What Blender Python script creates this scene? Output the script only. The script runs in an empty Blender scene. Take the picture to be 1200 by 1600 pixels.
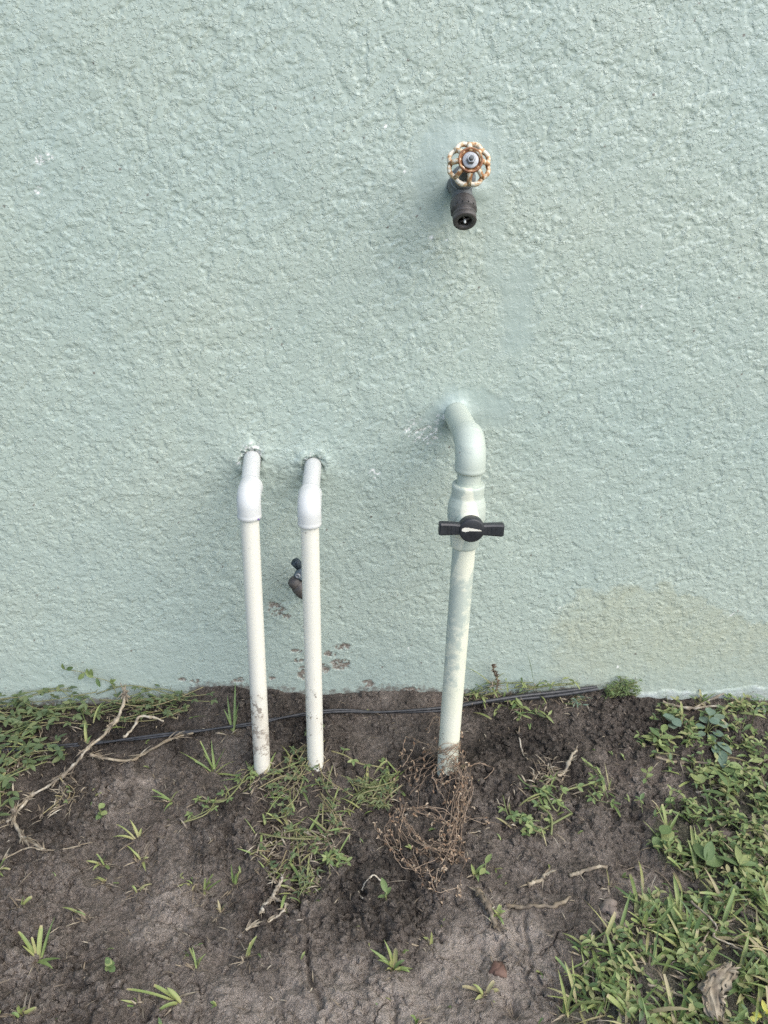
import bpy, math, random
import numpy as np
from mathutils import Vector, Matrix

S = bpy.context.scene
COL = S.collection
R = math.radians
rnd = random.Random(11)

# ------------------------------------------------------------------ camera, sky, sun, exposure
cam = bpy.data.cameras.new('camera')
cam.sensor_fit = 'VERTICAL'; cam.sensor_height = 24.0; cam.lens = 18.0
cam.clip_start = 0.02; cam.clip_end = 500
co = bpy.data.objects.new('camera', cam); COL.objects.link(co)
co.matrix_world = Matrix.Translation((0, -1.15, .86)) @ Matrix([[0.998995, 0.000222, -0.044832], [-0.041226, 0.397538, -0.916659], [0.017619, 0.917585, 0.397148]]).to_4x4()
S.camera = co

SUN_DIR = Vector((.62, -.62, .95)).normalized()      # towards the sun
w = bpy.data.worlds.new('World'); S.world = w; w.use_nodes = True
wn = w.node_tree
sky = wn.nodes.new('ShaderNodeTexSky'); sky.sky_type = 'NISHITA'; sky.sun_disc = False
sky.sun_elevation = math.asin(SUN_DIR.z); sky.sun_rotation = math.atan2(SUN_DIR.x, SUN_DIR.y)
sky.air_density = 1.0; sky.dust_density = 2.0; sky.ozone_density = 1.0
wn.links.new(sky.outputs[0], wn.nodes['Background'].inputs[0])
wn.nodes['Background'].inputs[1].default_value = .13
sun = bpy.data.lights.new('sun', 'SUN'); sun.energy = 1.2; sun.angle = R(65); sun.color = (1, .97, .91)
so = bpy.data.objects.new('sun', sun); COL.objects.link(so)
so.rotation_euler = SUN_DIR.to_track_quat('Z', 'Y').to_euler()
S.view_settings.view_transform = 'Standard'; S.view_settings.look = 'None'
S.view_settings.gamma = 1; S.view_settings.use_curve_mapping = False
S.view_settings.exposure = 1.19
S.cycles.max_bounces = 6
S.cycles.use_denoising = False

# ------------------------------------------------------------------ numpy noise
_rs = np.random.RandomState(5)
_PERM = _rs.permutation(4096).astype(np.int64)
_ANG = _rs.rand(4096) * 2 * np.pi
_GX, _GY, _RV, _RV2 = np.cos(_ANG), np.sin(_ANG), _rs.rand(4096), _rs.rand(4096)
def _h(ix, iy, seed):
    return _PERM[(_PERM[(_PERM[(ix + 7919 * seed) & 4095] + iy) & 4095] + seed * 31) & 4095]
def gnoise(x, y, seed=0):
    x0 = np.floor(x); y0 = np.floor(y); fx = x - x0; fy = y - y0
    ix = x0.astype(np.int64); iy = y0.astype(np.int64)
    u = fx * fx * fx * (fx * (fx * 6 - 15) + 10); v = fy * fy * fy * (fy * (fy * 6 - 15) + 10)
    def d(i, j):
        k = _h(ix + i, iy + j, seed)
        return _GX[k] * (fx - i) + _GY[k] * (fy - j)
    a = d(0, 0); b = d(1, 0); c = d(0, 1); e = d(1, 1)
    return 1.5 * ((a + (b - a) * u) + ((c + (e - c) * u) - (a + (b - a) * u)) * v)
def fbm(x, y, scale, octs=3, seed=0, gain=.5):
    s = 0; a = 1.0
    x = np.asarray(x, float) / scale; y = np.asarray(y, float) / scale
    for o in range(octs):
        s = s + a * gnoise(x + 17.3 * o, y - 9.1 * o, seed + o); a *= gain; x = x * 2.03; y = y * 2.03
    return s
def worley(x, y, scale, seed=0, jit=.9):
    x = np.asarray(x, float) / scale; y = np.asarray(y, float) / scale
    ix = np.floor(x).astype(np.int64); iy = np.floor(y).astype(np.int64)
    f1 = np.full(x.shape, 9.0); f2 = np.full(x.shape, 9.0); idv = np.zeros(x.shape)
    for i in (-1, 0, 1):
        for j in (-1, 0, 1):
            k = _h(ix + i, iy + j, seed)
            px = ix + i + .5 + (_RV[k] - .5) * jit; py = iy + j + .5 + (_RV2[k] - .5) * jit
            d = np.hypot(x - px, y - py)
            m = d < f1
            f2 = np.where(m, f1, np.minimum(f2, d)); idv = np.where(m, _RV[(k * 7 + 3) & 4095], idv); f1 = np.where(m, d, f1)
    return f1, f2, idv
def sst(a, b, v):
    t = np.clip((v - a) / (b - a), 0, 1)
    return t * t * (3 - 2 * t)
def gauss(d, s): return np.exp(-(d / s) ** 2)
def seg_dist(x, y, a, b):
    ax, ay = a[0], a[1]; dx, dy = b[0] - ax, b[1] - ay
    t = np.clip(((x - ax) * dx + (y - ay) * dy) / (dx * dx + dy * dy), 0, 1)
    return np.hypot(x - ax - t * dx, y - ay - t * dy)

# ------------------------------------------------------------------ ground height
EDGE = [(-0.6261, -0.0232), (-0.3981, -0.0081), (-0.3067, -0.0052), (-0.2707, 0.0181), (-0.191, 0.0171), (-0.1341, 0.008), (-0.0536, -0.003), (0.016, 0.0032), (0.0624, 0.011), (0.1326, 0.0059), (0.1678, 0.004), (0.2509, -0.007), (0.3572, -0.0013), (0.4642, 0.0016), (0.5384, -0.0137), (0.7837, -0.0229)]
_EX = [e[0] for e in EDGE]; _EZ = [e[1] for e in EDGE]
def profile(x, y):
    d = np.maximum(-np.asarray(y, float), 0)
    return -.06 * (1 - np.exp(-d / .12)) + np.interp(x, _EX, _EZ) * np.exp(-d / .05)

CRUMBLY = [((-0.0853, -0.0634, -0.0257), .10), ((0.0124, -0.3635, -0.0577), .07), ((-0.3286, -0.4460, -0.0600), .09), ((-0.4258, -0.2151, -0.0517), .11), ((0.0977, -0.1824, -0.0482), .08),
           ((0.3510, -0.2631, -0.0548), .07), ((-0.1386, -0.2988, -0.0565), .08), ((0.5206, -0.0564, -0.0269), .12), ((0.0824, -0.4004, -0.0594), .09), ((0.2995, -0.1209, -0.0394), .08), ((-0.1218, -0.4517, -0.0600), .06), ((-0.3781, -0.5117, -0.0611), .10)]
SMOOTH = [((-0.2565, -0.4012, -0.0594), .09), ((-0.0518, -0.5225, -0.0593), .09), ((0.2292, -0.4621, -0.0594), .10), ((0.1264, -0.4768, -0.0598), .07), ((0.0494, -0.0548, -0.0209), .07), ((-0.3298, -0.3176, -0.0560), .06),
          ((0.3816, -0.3573, -0.0571), .08), ((0.2622, -0.5314, -0.0596), .08), ((-0.2624, -0.1887, -0.0479), .05)]
DAMP = [((-0.5497, -0.0239, -0.0224), .12), ((-0.3672, -0.0386, -0.0205), .08), ((-0.4825, -0.2208, -0.0512), .05), ((-0.0963, -0.0645, -0.0246), .06), ((0.1019, -0.1190, -0.0374), .06), ((0.3617, -0.1819, -0.0474), .04), ((0.0124, -0.3635, -0.0577), .05)]
PALE = [((0.2241, -0.4663, -0.0596), .050), ((0.3593, -0.4135, -0.0586), .030), ((-0.0583, -0.5447, -0.0609), .085), ((-0.2541, -0.3922, -0.0584), .060), ((0.1357, -0.4684, -0.0595), .040), ((0.1888, -0.4515, -0.0597), .035),
        ((0.4079, -0.3895, -0.0581), .05), ((0.1024, -0.5500, -0.0600), .06), ((0.4872, -0.1907, -0.0486), .04), ((-0.3574, -0.1729, -0.0475), .05), ((0.0105, -0.5475, -0.0597), .05)]
GROOVE = [((-0.0607, -0.4124, -0.0581), (-0.0527, -0.4722, -0.0592), .0045, .006), ((-0.0527, -0.4722, -0.0592), (-0.0356, -0.5386, -0.0594), .0040, .008), ((0.1957, -0.4607, -0.0600), (0.1964, -0.5442, -0.0613), .008, .006), ((0.3665, -0.3456, -0.0572), (0.4011, -0.4092, -0.0590), .006, .004),
          ((0.0456, -0.4380, -0.0599), (0.0109, -0.5081, -0.0593), .010, .005), ((0.2393, -0.4146, -0.0594), (0.2300, -0.4972, -0.0598), .003, .004), ((-0.2629, -0.3719, -0.0579), (-0.2065, -0.3418, -0.0575), .004, .005)]
HOLLOW = [((0.0787, -0.1856, -0.0475), .040, .015), ((-0.4801, -0.2275, -0.0512), .055, .016), ((0.3428, -0.2555, -0.0531), .022, .014), ((-0.1059, -0.0890, -0.0319), .030, .008), ((-0.0789, -0.3456, -0.0569), .04, .010),
          ((0.3723, -0.1823, -0.0472), .030, .010), ((-0.3878, -0.2101, -0.0510), .03, .010), ((0.2932, -0.3754, -0.0586), .025, .008), ((0.0846, -0.3697, -0.0589), .03, .008), ((-0.4479, -0.0281, -0.0206), .06, .012)]
COLLAR = [((-0.1438, -0.1500, -0.0407), .006), ((-0.0559, -0.1500, -0.0129), .006), ((0.1604, -0.1600, -0.0135), .014)]
def _crumb(x, y):
    c = .25 + .75 * fbm(x, y, .13, 3, 41)
    for p, r in CRUMBLY: c = c + .9 * gauss(np.hypot(x - p[0], y - p[1]), r)
    for p, r in SMOOTH: c = c - .9 * gauss(np.hypot(x - p[0], y - p[1]), r)
    return np.clip(c, 0, 1)
def relief(x, y):
    x = np.asarray(x, float); y = np.asarray(y, float)
    wx = x + .006 * fbm(x, y, .03, 2, 71); wy = y + .006 * fbm(x, y, .03, 2, 72)
    h = .008 * fbm(x, y, .20, 2, 1) + .0065 * fbm(wx, wy, .055, 3, 2)
    c = _crumb(x, y)
    for sc, amp, sd, keep in ((.030, .0105, 11, .45), (.017, .0075, 12, .65), (.0105, .0064, 13, .75), (.0065, .0038, 14, .85)):
        f1, f2, k = worley(wx + sc * .25 * fbm(x, y, sc * .6, 2, sd + 60), wy, sc, sd)
        dome = np.clip(1 - (f1 / .60) ** 2, 0, 1) ** .32
        h = h + c * amp * dome * np.where(k < keep, .35 + .65 * k / keep, 0)
    s = 1 - c
    f1, f2, k = worley(wx + .01 * fbm(x, y, .02, 2, 75), wy + .01 * fbm(x, y, .02, 2, 76), .075, 21)
    crack = (1 - sst(.0, .045, f2 - f1)) * sst(-.1, .3, fbm(x, y, .15, 2, 77))
    h = h - .0085 * crack
    f1, f2, k = worley(wx, wy, .028, 23)
    h = h - .0030 * s * (1 - sst(0, .085, f2 - f1)) * sst(-.1, .2, fbm(x, y, .08, 2, 78))
    h = h + s * (.0024 * fbm(x, y, .012, 3, 31, .65) + .0022 * np.abs(fbm(x * .6, y * 1.3, .035, 2, 33)))
    for a, b, wd, dp in GROOVE:
        d = seg_dist(x + .004 * fbm(x, y, .03, 3, 36), y, a, b) + .002 * fbm(x, y, .02, 2, 35)
        h = h - dp * gauss(d, wd) + .4 * dp * gauss(d - 1.9 * wd, wd)
    for p, r, dp in HOLLOW: h = h - dp * gauss(np.hypot(x - p[0], y - p[1]), r)
    for p, k in COLLAR:
        d = np.hypot(x - p[0], y - p[1]); h = h + k * gauss(np.maximum(d - .014, 0), .009 + k) * (.7 + .9 * fbm(x, y, .014, 3, 92))
    # stays pinned to the wall edge profile close to the wall, rough far away
    return h * (.45 + .55 * sst(0, .06, -y))
def ground_z(x, y): return profile(x, y) + relief(x, y)
def on(p, up=0.0):
    """a surveyed spot, set down on the relief of the soil"""
    return Vector((p[0], p[1], p[2] + float(relief(np.array([p[0]]), np.array([p[1]]))[0]) + up))

# ------------------------------------------------------------------ materials
def new_mat(name):
    m = bpy.data.materials.new(name); m.use_nodes = True
    nt = m.node_tree; b = nt.nodes['Principled BSDF']
    return m, nt, b
def N(nt, t, **kw):
    n = nt.nodes.new('ShaderNode' + t)
    for k, v in kw.items():
        if k in n.inputs.keys() if isinstance(k, str) else False: n.inputs[k].default_value = v
        else: setattr(n, k, v)
    return n
def attr(nt, name): 
    n = nt.nodes.new('ShaderNodeAttribute'); n.attribute_name = name; return n.outputs['Fac']
def noise(nt, scale, detail=4, rough=.55, dist=0.0, vec=None):
    n = nt.nodes.new('ShaderNodeTexNoise'); n.inputs['Scale'].default_value = scale; n.inputs['Detail'].default_value = detail
    n.inputs['Roughness'].default_value = rough; n.inputs['Distortion'].default_value = dist
    if vec is None:
        vec = nt.nodes.new('ShaderNodeTexCoord').outputs['Object']
    nt.links.new(vec, n.inputs['Vector']); return n.outputs['Fac']
def ramp(nt, fac, stops, interp='LINEAR'):
    n = nt.nodes.new('ShaderNodeValToRGB'); cr = n.color_ramp; cr.interpolation = interp
    while len(cr.elements) < len(stops): cr.elements.new(.5)
    for e, (p, c) in zip(cr.elements, stops):
        e.position = p; e.color = (c[0], c[1], c[2], 1) if not isinstance(c, (int, float)) else (c, c, c, 1)
    nt.links.new(fac, n.inputs[0]); return n.outputs[0]
def mix(nt, fac, a, b, mode='MIX'):
    n = nt.nodes.new('ShaderNodeMix'); n.data_type = 'RGBA'; n.blend_type = mode
    for sock, v in ((n.inputs[0], fac), (n.inputs[6], a), (n.inputs[7], b)):
        if isinstance(v, (int, float)): sock.default_value = v
        elif isinstance(v, tuple): sock.default_value = (v[0], v[1], v[2], 1)
        else: nt.links.new(v, sock)
    return n.outputs[2]
def math_(nt, op, a, b=0.0, clamp=False):
    n = nt.nodes.new('ShaderNodeMath'); n.operation = op; n.use_clamp = clamp
    for i, v in enumerate((a, b)):
        if isinstance(v, (int, float)): n.inputs[i].default_value = v
        else: nt.links.new(v, n.inputs[i])
    return n.outputs[0]
def bump(nt, b, height, strength, dist):
    n = nt.nodes.new('ShaderNodeBump'); n.inputs['Strength'].default_value = strength; n.inputs['Distance'].default_value = dist
    nt.links.new(height, n.inputs['Height']); nt.links.new(n.outputs[0], b.inputs['Normal']); return n

WALL_C = (.375, .475, .43)
def make_wall_mat():
    m, nt, b = new_mat('painted stucco')
    big = noise(nt, 3.2, 4); fine = noise(nt, 60, 5)
    c = ramp(nt, big, [(.3, (.362, .436, .388)), (.7, (.402, .456, .384))])
    c = mix(nt, ramp(nt, fine, [(.35, 0.0), (.75, .22)]), c, (.44, .505, .448))
    c = mix(nt, attr(nt, 'smooth'), c, (.315, .385, .355))
    st = math_(nt, 'MULTIPLY', attr(nt, 'stain'), ramp(nt, noise(nt, 45, 4), [(.3, .55), (.65, 1.0)]))
    c = mix(nt, st, c, (.390, .424, .330))
    c = mix(nt, attr(nt, 'band'), c, (.47, .51, .51))
    c = mix(nt, attr(nt, 'mud'), c, (.13, .105, .09))
    c = mix(nt, math_(nt, 'MULTIPLY', attr(nt, 'chip'), .85), c, ramp(nt, noise(nt, 260, 3), [(.35, (.10, .07, .055)), (.52, (.19, .14, .11)), (.66, (.40, .38, .33))]))
    c = mix(nt, attr(nt, 'white'), c, (.78, .78, .74))  # white flecks, some of them gloss highlights put into the colour
    nt.links.new(c, b.inputs['Base Color'])
    r = math_(nt, 'ADD', math_(nt, 'MULTIPLY', attr(nt, 'chip'), .4), ramp(nt, noise(nt, 25, 3), [(.3, .22), (.7, .34)]), True)
    nt.links.new(r, b.inputs['Roughness']); b.inputs['Specular IOR Level'].default_value = .5
    # thin torn edges of the knocked-down plaster, below the size of the mesh
    tc = nt.nodes.new('ShaderNodeTexCoord'); mp = nt.nodes.new('ShaderNodeMapping'); mp.inputs['Rotation'].default_value = (0, R(18), 0); mp.inputs['Scale'].default_value = (.9, .3, 1.05)
    nt.links.new(tc.outputs['Object'], mp.inputs['Vector']); v = mp.outputs[0]
    def plate(sc, a, w_, d): return ramp(nt, noise(nt, sc, 4, .52, d, v), [(a, 0.0), (a + w_, 1.0)])
    hgt = math_(nt, 'ADD', math_(nt, 'MULTIPLY', plate(62, .56, .020, .15), .55), math_(nt, 'MULTIPLY', plate(110, .56, .024, .15), .60))
    hgt = math_(nt, 'ADD', hgt, math_(nt, 'MULTIPLY', plate(190, .56, .04, .1), .45))
    keep = math_(nt, 'SUBTRACT', 1.0, math_(nt, 'MULTIPLY', attr(nt, 'smooth'), 1.45), True)
    hgt = math_(nt, 'MULTIPLY', hgt, keep)
    hgt = math_(nt, 'ADD', hgt, math_(nt, 'MULTIPLY', noise(nt, 260, 4, .6), .35))
    bump(nt, b, hgt, .9, .0010)
    return m
def make_soil_mat():
    m, nt, b = new_mat('garden soil')
    tone = attr(nt, 'tone')
    n1 = noise(nt, 22, 6, .62); n2 = noise(nt, 140, 5, .65); n3 = noise(nt, 520, 3, .6)
    t = math_(nt, 'ADD', tone, math_(nt, 'MULTIPLY', math_(nt, 'SUBTRACT', n1, .5), .9))
    t = math_(nt, 'ADD', t, math_(nt, 'MULTIPLY', math_(nt, 'SUBTRACT', n2, .5), 1.0))
    t = math_(nt, 'ADD', t, math_(nt, 'MULTIPLY', math_(nt, 'SUBTRACT', n3, .5), .85), True)
    c = ramp(nt, t, [(.0, (.046, .038, .031)), (.3, (.114, .095, .078)), (.6, (.222, .186, .155)), (1.0, (.42, .36, .305))])
    rust = ramp(nt, noise(nt, 9, 3), [(.55, 0.0), (.75, .35)])
    c = mix(nt, rust, c, (.10, .066, .05))
    speck = ramp(nt, noise(nt, 330, 2, .5), [(.64, 0.0), (.72, .6)])
    c = mix(nt, speck, c, (.36, .31, .26))
    pit = ramp(nt, noise(nt, 240, 4, .65), [(.30, .75), (.40, 0.0)])
    c = mix(nt, pit, c, (.030, .025, .020))
    c = mix(nt, attr(nt, 'turf'), c, ramp(nt, n2, [(.3, (.03, .05, .015)), (.7, (.08, .12, .04))]))
    nt.links.new(c, b.inputs['Base Color'])
    b.inputs['Roughness'].default_value = .86; b.inputs['Specular IOR Level'].default_value = .3
    def cracks(sc, w_):
        vo = nt.nodes.new('ShaderNodeTexVoronoi'); vo.feature = 'DISTANCE_TO_EDGE'; vo.inputs['Scale'].default_value = sc
        tc = nt.nodes.new('ShaderNodeTexCoord'); nv = nt.nodes.new('ShaderNodeTexNoise'); nv.inputs['Scale'].default_value = sc * 1.7; nv.inputs['Detail'].default_value = 3
        nt.links.new(tc.outputs['Object'], nv.inputs['Vector'])
        va = nt.nodes.new('ShaderNodeVectorMath'); va.operation = 'MULTIPLY_ADD'; nt.links.new(nv.outputs['Color'], va.inputs[0]); va.inputs[1].default_value = (.9 / sc,) * 3; nt.links.new(tc.outputs['Object'], va.inputs[2])
        nt.links.new(va.outputs[0], vo.inputs['Vector']); return ramp(nt, vo.outputs['Distance'], [(0, 0.0), (w_, 1.0)])
    hgt = math_(nt, 'ADD', math_(nt, 'MULTIPLY', n2, 1.5), math_(nt, 'MULTIPLY', noise(nt, 420, 6, .75), 1.3))
    cm = ramp(nt, noise(nt, 14, 3), [(.45, .0), (.6, 1.0)])
    hgt = math_(nt, 'ADD', hgt, math_(nt, 'MULTIPLY', math_(nt, 'MULTIPLY', cracks(95, .10), cm), .55))
    hgt = math_(nt, 'ADD', hgt, math_(nt, 'MULTIPLY', cracks(230, .16), .30))
    bump(nt, b, hgt, 1.0, .0045)
    return m
def make_leaf_mat(name, stops, transl=.25, rough=.5, soiled=False):
    m, nt, b = new_mat(name)
    t = math_(nt, 'ADD', attr(nt, 'tint'), math_(nt, 'MULTIPLY', math_(nt, 'SUBTRACT', noise(nt, 70, 3), .5), .5), True)
    c = ramp(nt, t, stops)
    c = mix(nt, ramp(nt, noise(nt, 160, 3), [(.62, 0.0), (.72, .5)]), c, (.13, .10, .06))
    if soiled: c = mix(nt, ramp(nt, noise(nt, 55, 5, .65), [(.42, 0.0), (.60, .75)]), c, (.11, .088, .068))
    nt.links.new(c, b.inputs['Base Color']); b.inputs['Roughness'].default_value = rough; b.inputs['Specular IOR Level'].default_value = .4
    bump(nt, b, noise(nt, 300, 3), .3, .0006)
    if transl:
        tr = nt.nodes.new('ShaderNodeBsdfTranslucent'); nt.links.new(c, tr.inputs['Color'])
        ms = nt.nodes.new('ShaderNodeMixShader'); ms.inputs[0].default_value = transl
        nt.links.new(b.outputs[0], ms.inputs[1]); nt.links.new(tr.outputs[0], ms.inputs[2])
        nt.links.new(ms.outputs[0], nt.nodes['Material Output'].inputs['Surface'])
    return m
def simple_mat(name, c1, c2, scale=40, rough=.5, spec=.5, bmp=.3, bdist=.0005, metal=0.0, bscale=None):
    m, nt, b = new_mat(name)
    c = ramp(nt, noise(nt, scale, 5, .6), [(.3, c1), (.7, c2)])
    nt.links.new(c, b.inputs['Base Color']); b.inputs['Roughness'].default_value = rough
    b.inputs['Specular IOR Level'].default_value = spec; b.inputs['Metallic'].default_value = metal
    bump(nt, b, noise(nt, bscale or scale * 5, 4), bmp, bdist); return m
def make_pvc_mat(name, body, soil=True):
    m, nt, b = new_mat(name)
    c = ramp(nt, noise(nt, 14, 4), [(.3, body), (.7, tuple(v * .95 for v in body))])
    sc = ramp(nt, noise(nt, 90, 4, .7, .6), [(.60, 0.0), (.68, .35)])
    c = mix(nt, sc, c, tuple(v * .72 for v in body))
    if soil:
        d = math_(nt, 'GREATER_THAN', math_(nt, 'ADD', math_(nt, 'ADD', math_(nt, 'MULTIPLY', noise(nt, 190, 5, .75), .45), math_(nt, 'MULTIPLY', noise(nt, 38, 3, .6), .45)), math_(nt, 'MULTIPLY', attr(nt, 'soil'), .115)), .585)
        c = mix(nt, math_(nt, 'MULTIPLY', d, .8), c, (.17, .14, .115))
        e = ramp(nt, math_(nt, 'MULTIPLY', attr(nt, 'soil'), noise(nt, 30, 4)), [(.25, 0.0), (.6, .5)])
        c = mix(nt, e, c, (.45, .39, .32))
    nt.links.new(c, b.inputs['Base Color']); b.inputs['Roughness'].default_value = .38; b.inputs['Specular IOR Level'].default_value = .45
    b.inputs['Subsurface Weight'].default_value = .08; b.inputs['Subsurface Radius'].default_value = (.004, .004, .003)
    bump(nt, b, noise(nt, 180, 4), .12, .0006)
    return m
def make_green_pvc_mat():
    m, nt, b = new_mat('oversprayed pipe paint')
    g = ramp(nt, noise(nt, 10, 3), [(.3, (.405, .458, .405)), (.7, (.47, .515, .435))])
    bare = ramp(nt, noise(nt, 16, 3), [(.3, (.70, .70, .58)), (.7, (.64, .65, .51))])
    k = math_(nt, 'ADD', attr(nt, 'bare'), math_(nt, 'MULTIPLY', math_(nt, 'SUBTRACT', noise(nt, 70, 6, .7), .5), 1.5))
    c = mix(nt, ramp(nt, k, [(.38, 0.0), (.62, 1.0)]), g, bare)
    sp = ramp(nt, noise(nt, 380, 3, .6), [(.66, 0.0), (.71, .75)])
    c = mix(nt, math_(nt, 'MULTIPLY', sp, ramp(nt, noise(nt, 24, 3), [(.48, 0.0), (.6, 1.0)])), c, (.17, .19, .19))
    d = math_(nt, 'GREATER_THAN', math_(nt, 'ADD', math_(nt, 'ADD', math_(nt, 'MULTIPLY', noise(nt, 150, 5, .7), .45), math_(nt, 'MULTIPLY', noise(nt, 34, 3, .6), .45)), math_(nt, 'MULTIPLY', attr(nt, 'soil'), .10)), .59)
    c = mix(nt, math_(nt, 'MULTIPLY', d, .8), c, (.17, .13, .10))
    nt.links.new(c, b.inputs['Base Color']); b.inputs['Roughness'].default_value = .52
    bump(nt, b, noise(nt, 320, 5), .4, .0008)
    return m
def make_rust_mat():
    m, nt, b = new_mat('rusted cream enamel')
    k = math_(nt, 'ADD', noise(nt, 130, 5, .65), math_(nt, 'MULTIPLY', attr(nt, 'rust'), .30))
    c = ramp(nt, k, [(.51, (.68, .63, .52)), (.585, (.54, .36, .18)), (.67, (.32, .14, .055)), (.85, (.18, .075, .035))])
    nt.links.new(c, b.inputs['Base Color']); b.inputs['Roughness'].default_value = .55
    bump(nt, b, noise(nt, 260, 5), .4, .0008); return m

M = dict(
    wall=make_wall_mat(), soil=make_soil_mat(),
    core=simple_mat('concrete', (.35, .35, .33), (.42, .41, .39)),
    pvc=make_pvc_mat('white pvc', (.72, .70, .61)), pvc_cap=make_pvc_mat('clean white pvc', (.585, .592, .570), False),
    green_pvc=make_green_pvc_mat(), rust=make_rust_mat(),
    black=simple_mat('black plastic', (.014, .015, .018), (.030, .032, .036), 60, .45, .5),
    cable=simple_mat('black cable jacket', (.012, .013, .016), (.05, .05, .052), 120, .4, .5),
    iron=simple_mat('weathered brass', (.075, .082, .085), (.16, .17, .17), 110, .62, .5, .4, .0008),
    rubber=simple_mat('brown black breaker', (.048, .043, .041), (.11, .098, .09), 90, .5, .5, .3, .0006),
    blue=simple_mat('blue overspray metal', (.03, .045, .06), (.13, .17, .19), 150, .5),
    steel=simple_mat('zinc', (.20, .215, .23), (.36, .375, .39), 140, .5, .5, .35, .0005, .4),
    dark=simple_mat('dark bore', (.008, .008, .008), (.016, .015, .014)),
    white=simple_mat('white plastic', (.75, .75, .72), (.8, .8, .77)),
    primer=simple_mat('purple primer', (.10, .06, .20), (.16, .10, .28)),
    grass=make_leaf_mat('grass blade', [(.0, (.36, .31, .18)), (.18, (.32, .33, .13)), (.45, (.225, .290, .098)), (.75, (.145, .215, .075)), (1.0, (.088, .145, .062))]),
    weed=make_leaf_mat('weed leaf', [(.0, (.30, .28, .14)), (.3, (.26, .31, .12)), (.65, (.155, .22, .08)), (1.0, (.088, .145, .062))]),
    clover=make_leaf_mat('shaded clover leaf', [(.0, (.24, .24, .11)), (.4, (.135, .175, .075)), (1.0, (.065, .105, .052))]),  # bluish clover green, taken darker with the left patch's shade in the colour
    grey_leaf=make_leaf_mat('dusty leaf', [(.0, (.20, .25, .17)), (.5, (.15, .215, .155)), (1.0, (.11, .17, .125))], .15, .45),
    stem=make_leaf_mat('green stem', [(.0, (.25, .20, .11)), (.5, (.16, .17, .07)), (1.0, (.09, .13, .045))], 0),
    straw=make_leaf_mat('dry straw', [(.0, (.10, .075, .05)), (.4, (.22, .175, .115)), (.8, (.37, .32, .235)), (1.0, (.47, .43, .35))], 0, .75, True),
    wiry=make_leaf_mat('dry wiry stem', [(.0, (.085, .058, .040)), (.5, (.20, .142, .098)), (1.0, (.35, .265, .19))], 0, .7),
    husk=make_leaf_mat('dry husk', [(.0, (.20, .12, .07)), (.6, (.40, .30, .20)), (1.0, (.55, .47, .36))], .2, .7),
    yellow=make_leaf_mat('yellow leaf', [(.0, (.42, .42, .06)), (1.0, (.50, .48, .12))], .25),
    glue=simple_mat('dried yellow glue', (.50, .46, .24), (.58, .55, .36), 90, .4),
    stone=simple_mat('pale clod', (.16, .13, .11), (.26, .215, .18), 60, .9, .2, .6, .0015),
    redstone=simple_mat('reddish stone', (.11, .06, .045), (.17, .11, .085), 60, .85, .25, .5, .001),
    clod=simple_mat('soil crumb', (.075, .060, .050), (.20, .165, .14), 75, .9, .25, .7, .0015),
)

# ------------------------------------------------------------------ mesh helpers
class MB:
    def __init__(s): s.v = []; s.f = []; s.t = []; s.n = 0; s.extra = {}
    def add(s, v, f, tint=.5):
        k = s.n; s.v.extend([tuple(p) for p in v]); s.f.extend([tuple(i + k for i in q) for q in f])
        s.t.extend(list(tint) if hasattr(tint, '__len__') else [tint] * len(v)); s.n += len(v)
    def build(s, name, mat, parent=None, smooth=True, origin=None, kind=None, attrs=None):
        me = bpy.data.meshes.new(name)
        off = Vector(origin) if origin is not None else (parent_world(parent) if parent else Vector())
        me.from_pydata([(p[0] - off.x, p[1] - off.y, p[2] - off.z) for p in s.v], [], s.f)
        a = me.attributes.new('tint', 'FLOAT', 'POINT'); a.data.foreach_set('value', np.array(s.t, np.float32))
        for nm, arr in (attrs or {}).items():
            a = me.attributes.new(nm, 'FLOAT', 'POINT'); a.data.foreach_set('value', np.asarray(arr, np.float32))
        if smooth: me.polygons.foreach_set('use_smooth', [True] * len(me.polygons))
        me.materials.append(mat); me.update()
        o = bpy.data.objects.new(name, me); COL.objects.link(o)
        if parent:
            o.parent = parent
            if origin is not None: o.location = Vector(origin) - parent_world(parent)
        else: o.location = off
        if kind: o['kind'] = kind
        return o
_POS = {}
def parent_world(p):
    v = Vector(p.location)
    while p.parent: p = p.parent; v = v + p.location
    return v
def tag(o, label, cat, group=None, kind=None):
    o['label'] = label; o['category'] = cat
    if group: o['group'] = group
    if kind: o['kind'] = kind
    return o
def thing(name, loc, label, cat, group=None):
    o = bpy.data.objects.new(name, None); COL.objects.link(o); o.location = loc; o.empty_display_size = .02
    return tag(o, label, cat, group)
def frame(d, ref=None):
    d = Vector(d).normalized(); ref = Vector(ref) if ref else (Vector((0, 0, 1)) if abs(d.z) < .9 else Vector((0, 1, 0)))
    x = ref.cross(d).normalized(); return x, d.cross(x).normalized(), d
def lathe(mb, o, d, prof, seg=32, tint=.5, ref=None, cap0=True, cap1=True):
    x, y, z = frame(d, ref); o = Vector(o); v = []; f = []
    for t, r in prof:
        for k in range(seg):
            a = 2 * math.pi * k / seg; v.append(o + z * t + (x * math.cos(a) + y * math.sin(a)) * r)
    for i in range(len(prof) - 1):
        for k in range(seg):
            k2 = (k + 1) % seg; f.append((i * seg + k, i * seg + k2, (i + 1) * seg + k2, (i + 1) * seg + k))
    if cap0: f.append(tuple(range(seg - 1, -1, -1)))
    if cap1: f.append(tuple((len(prof) - 1) * seg + k for k in range(seg)))
    mb.add(v, f, tint)
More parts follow.
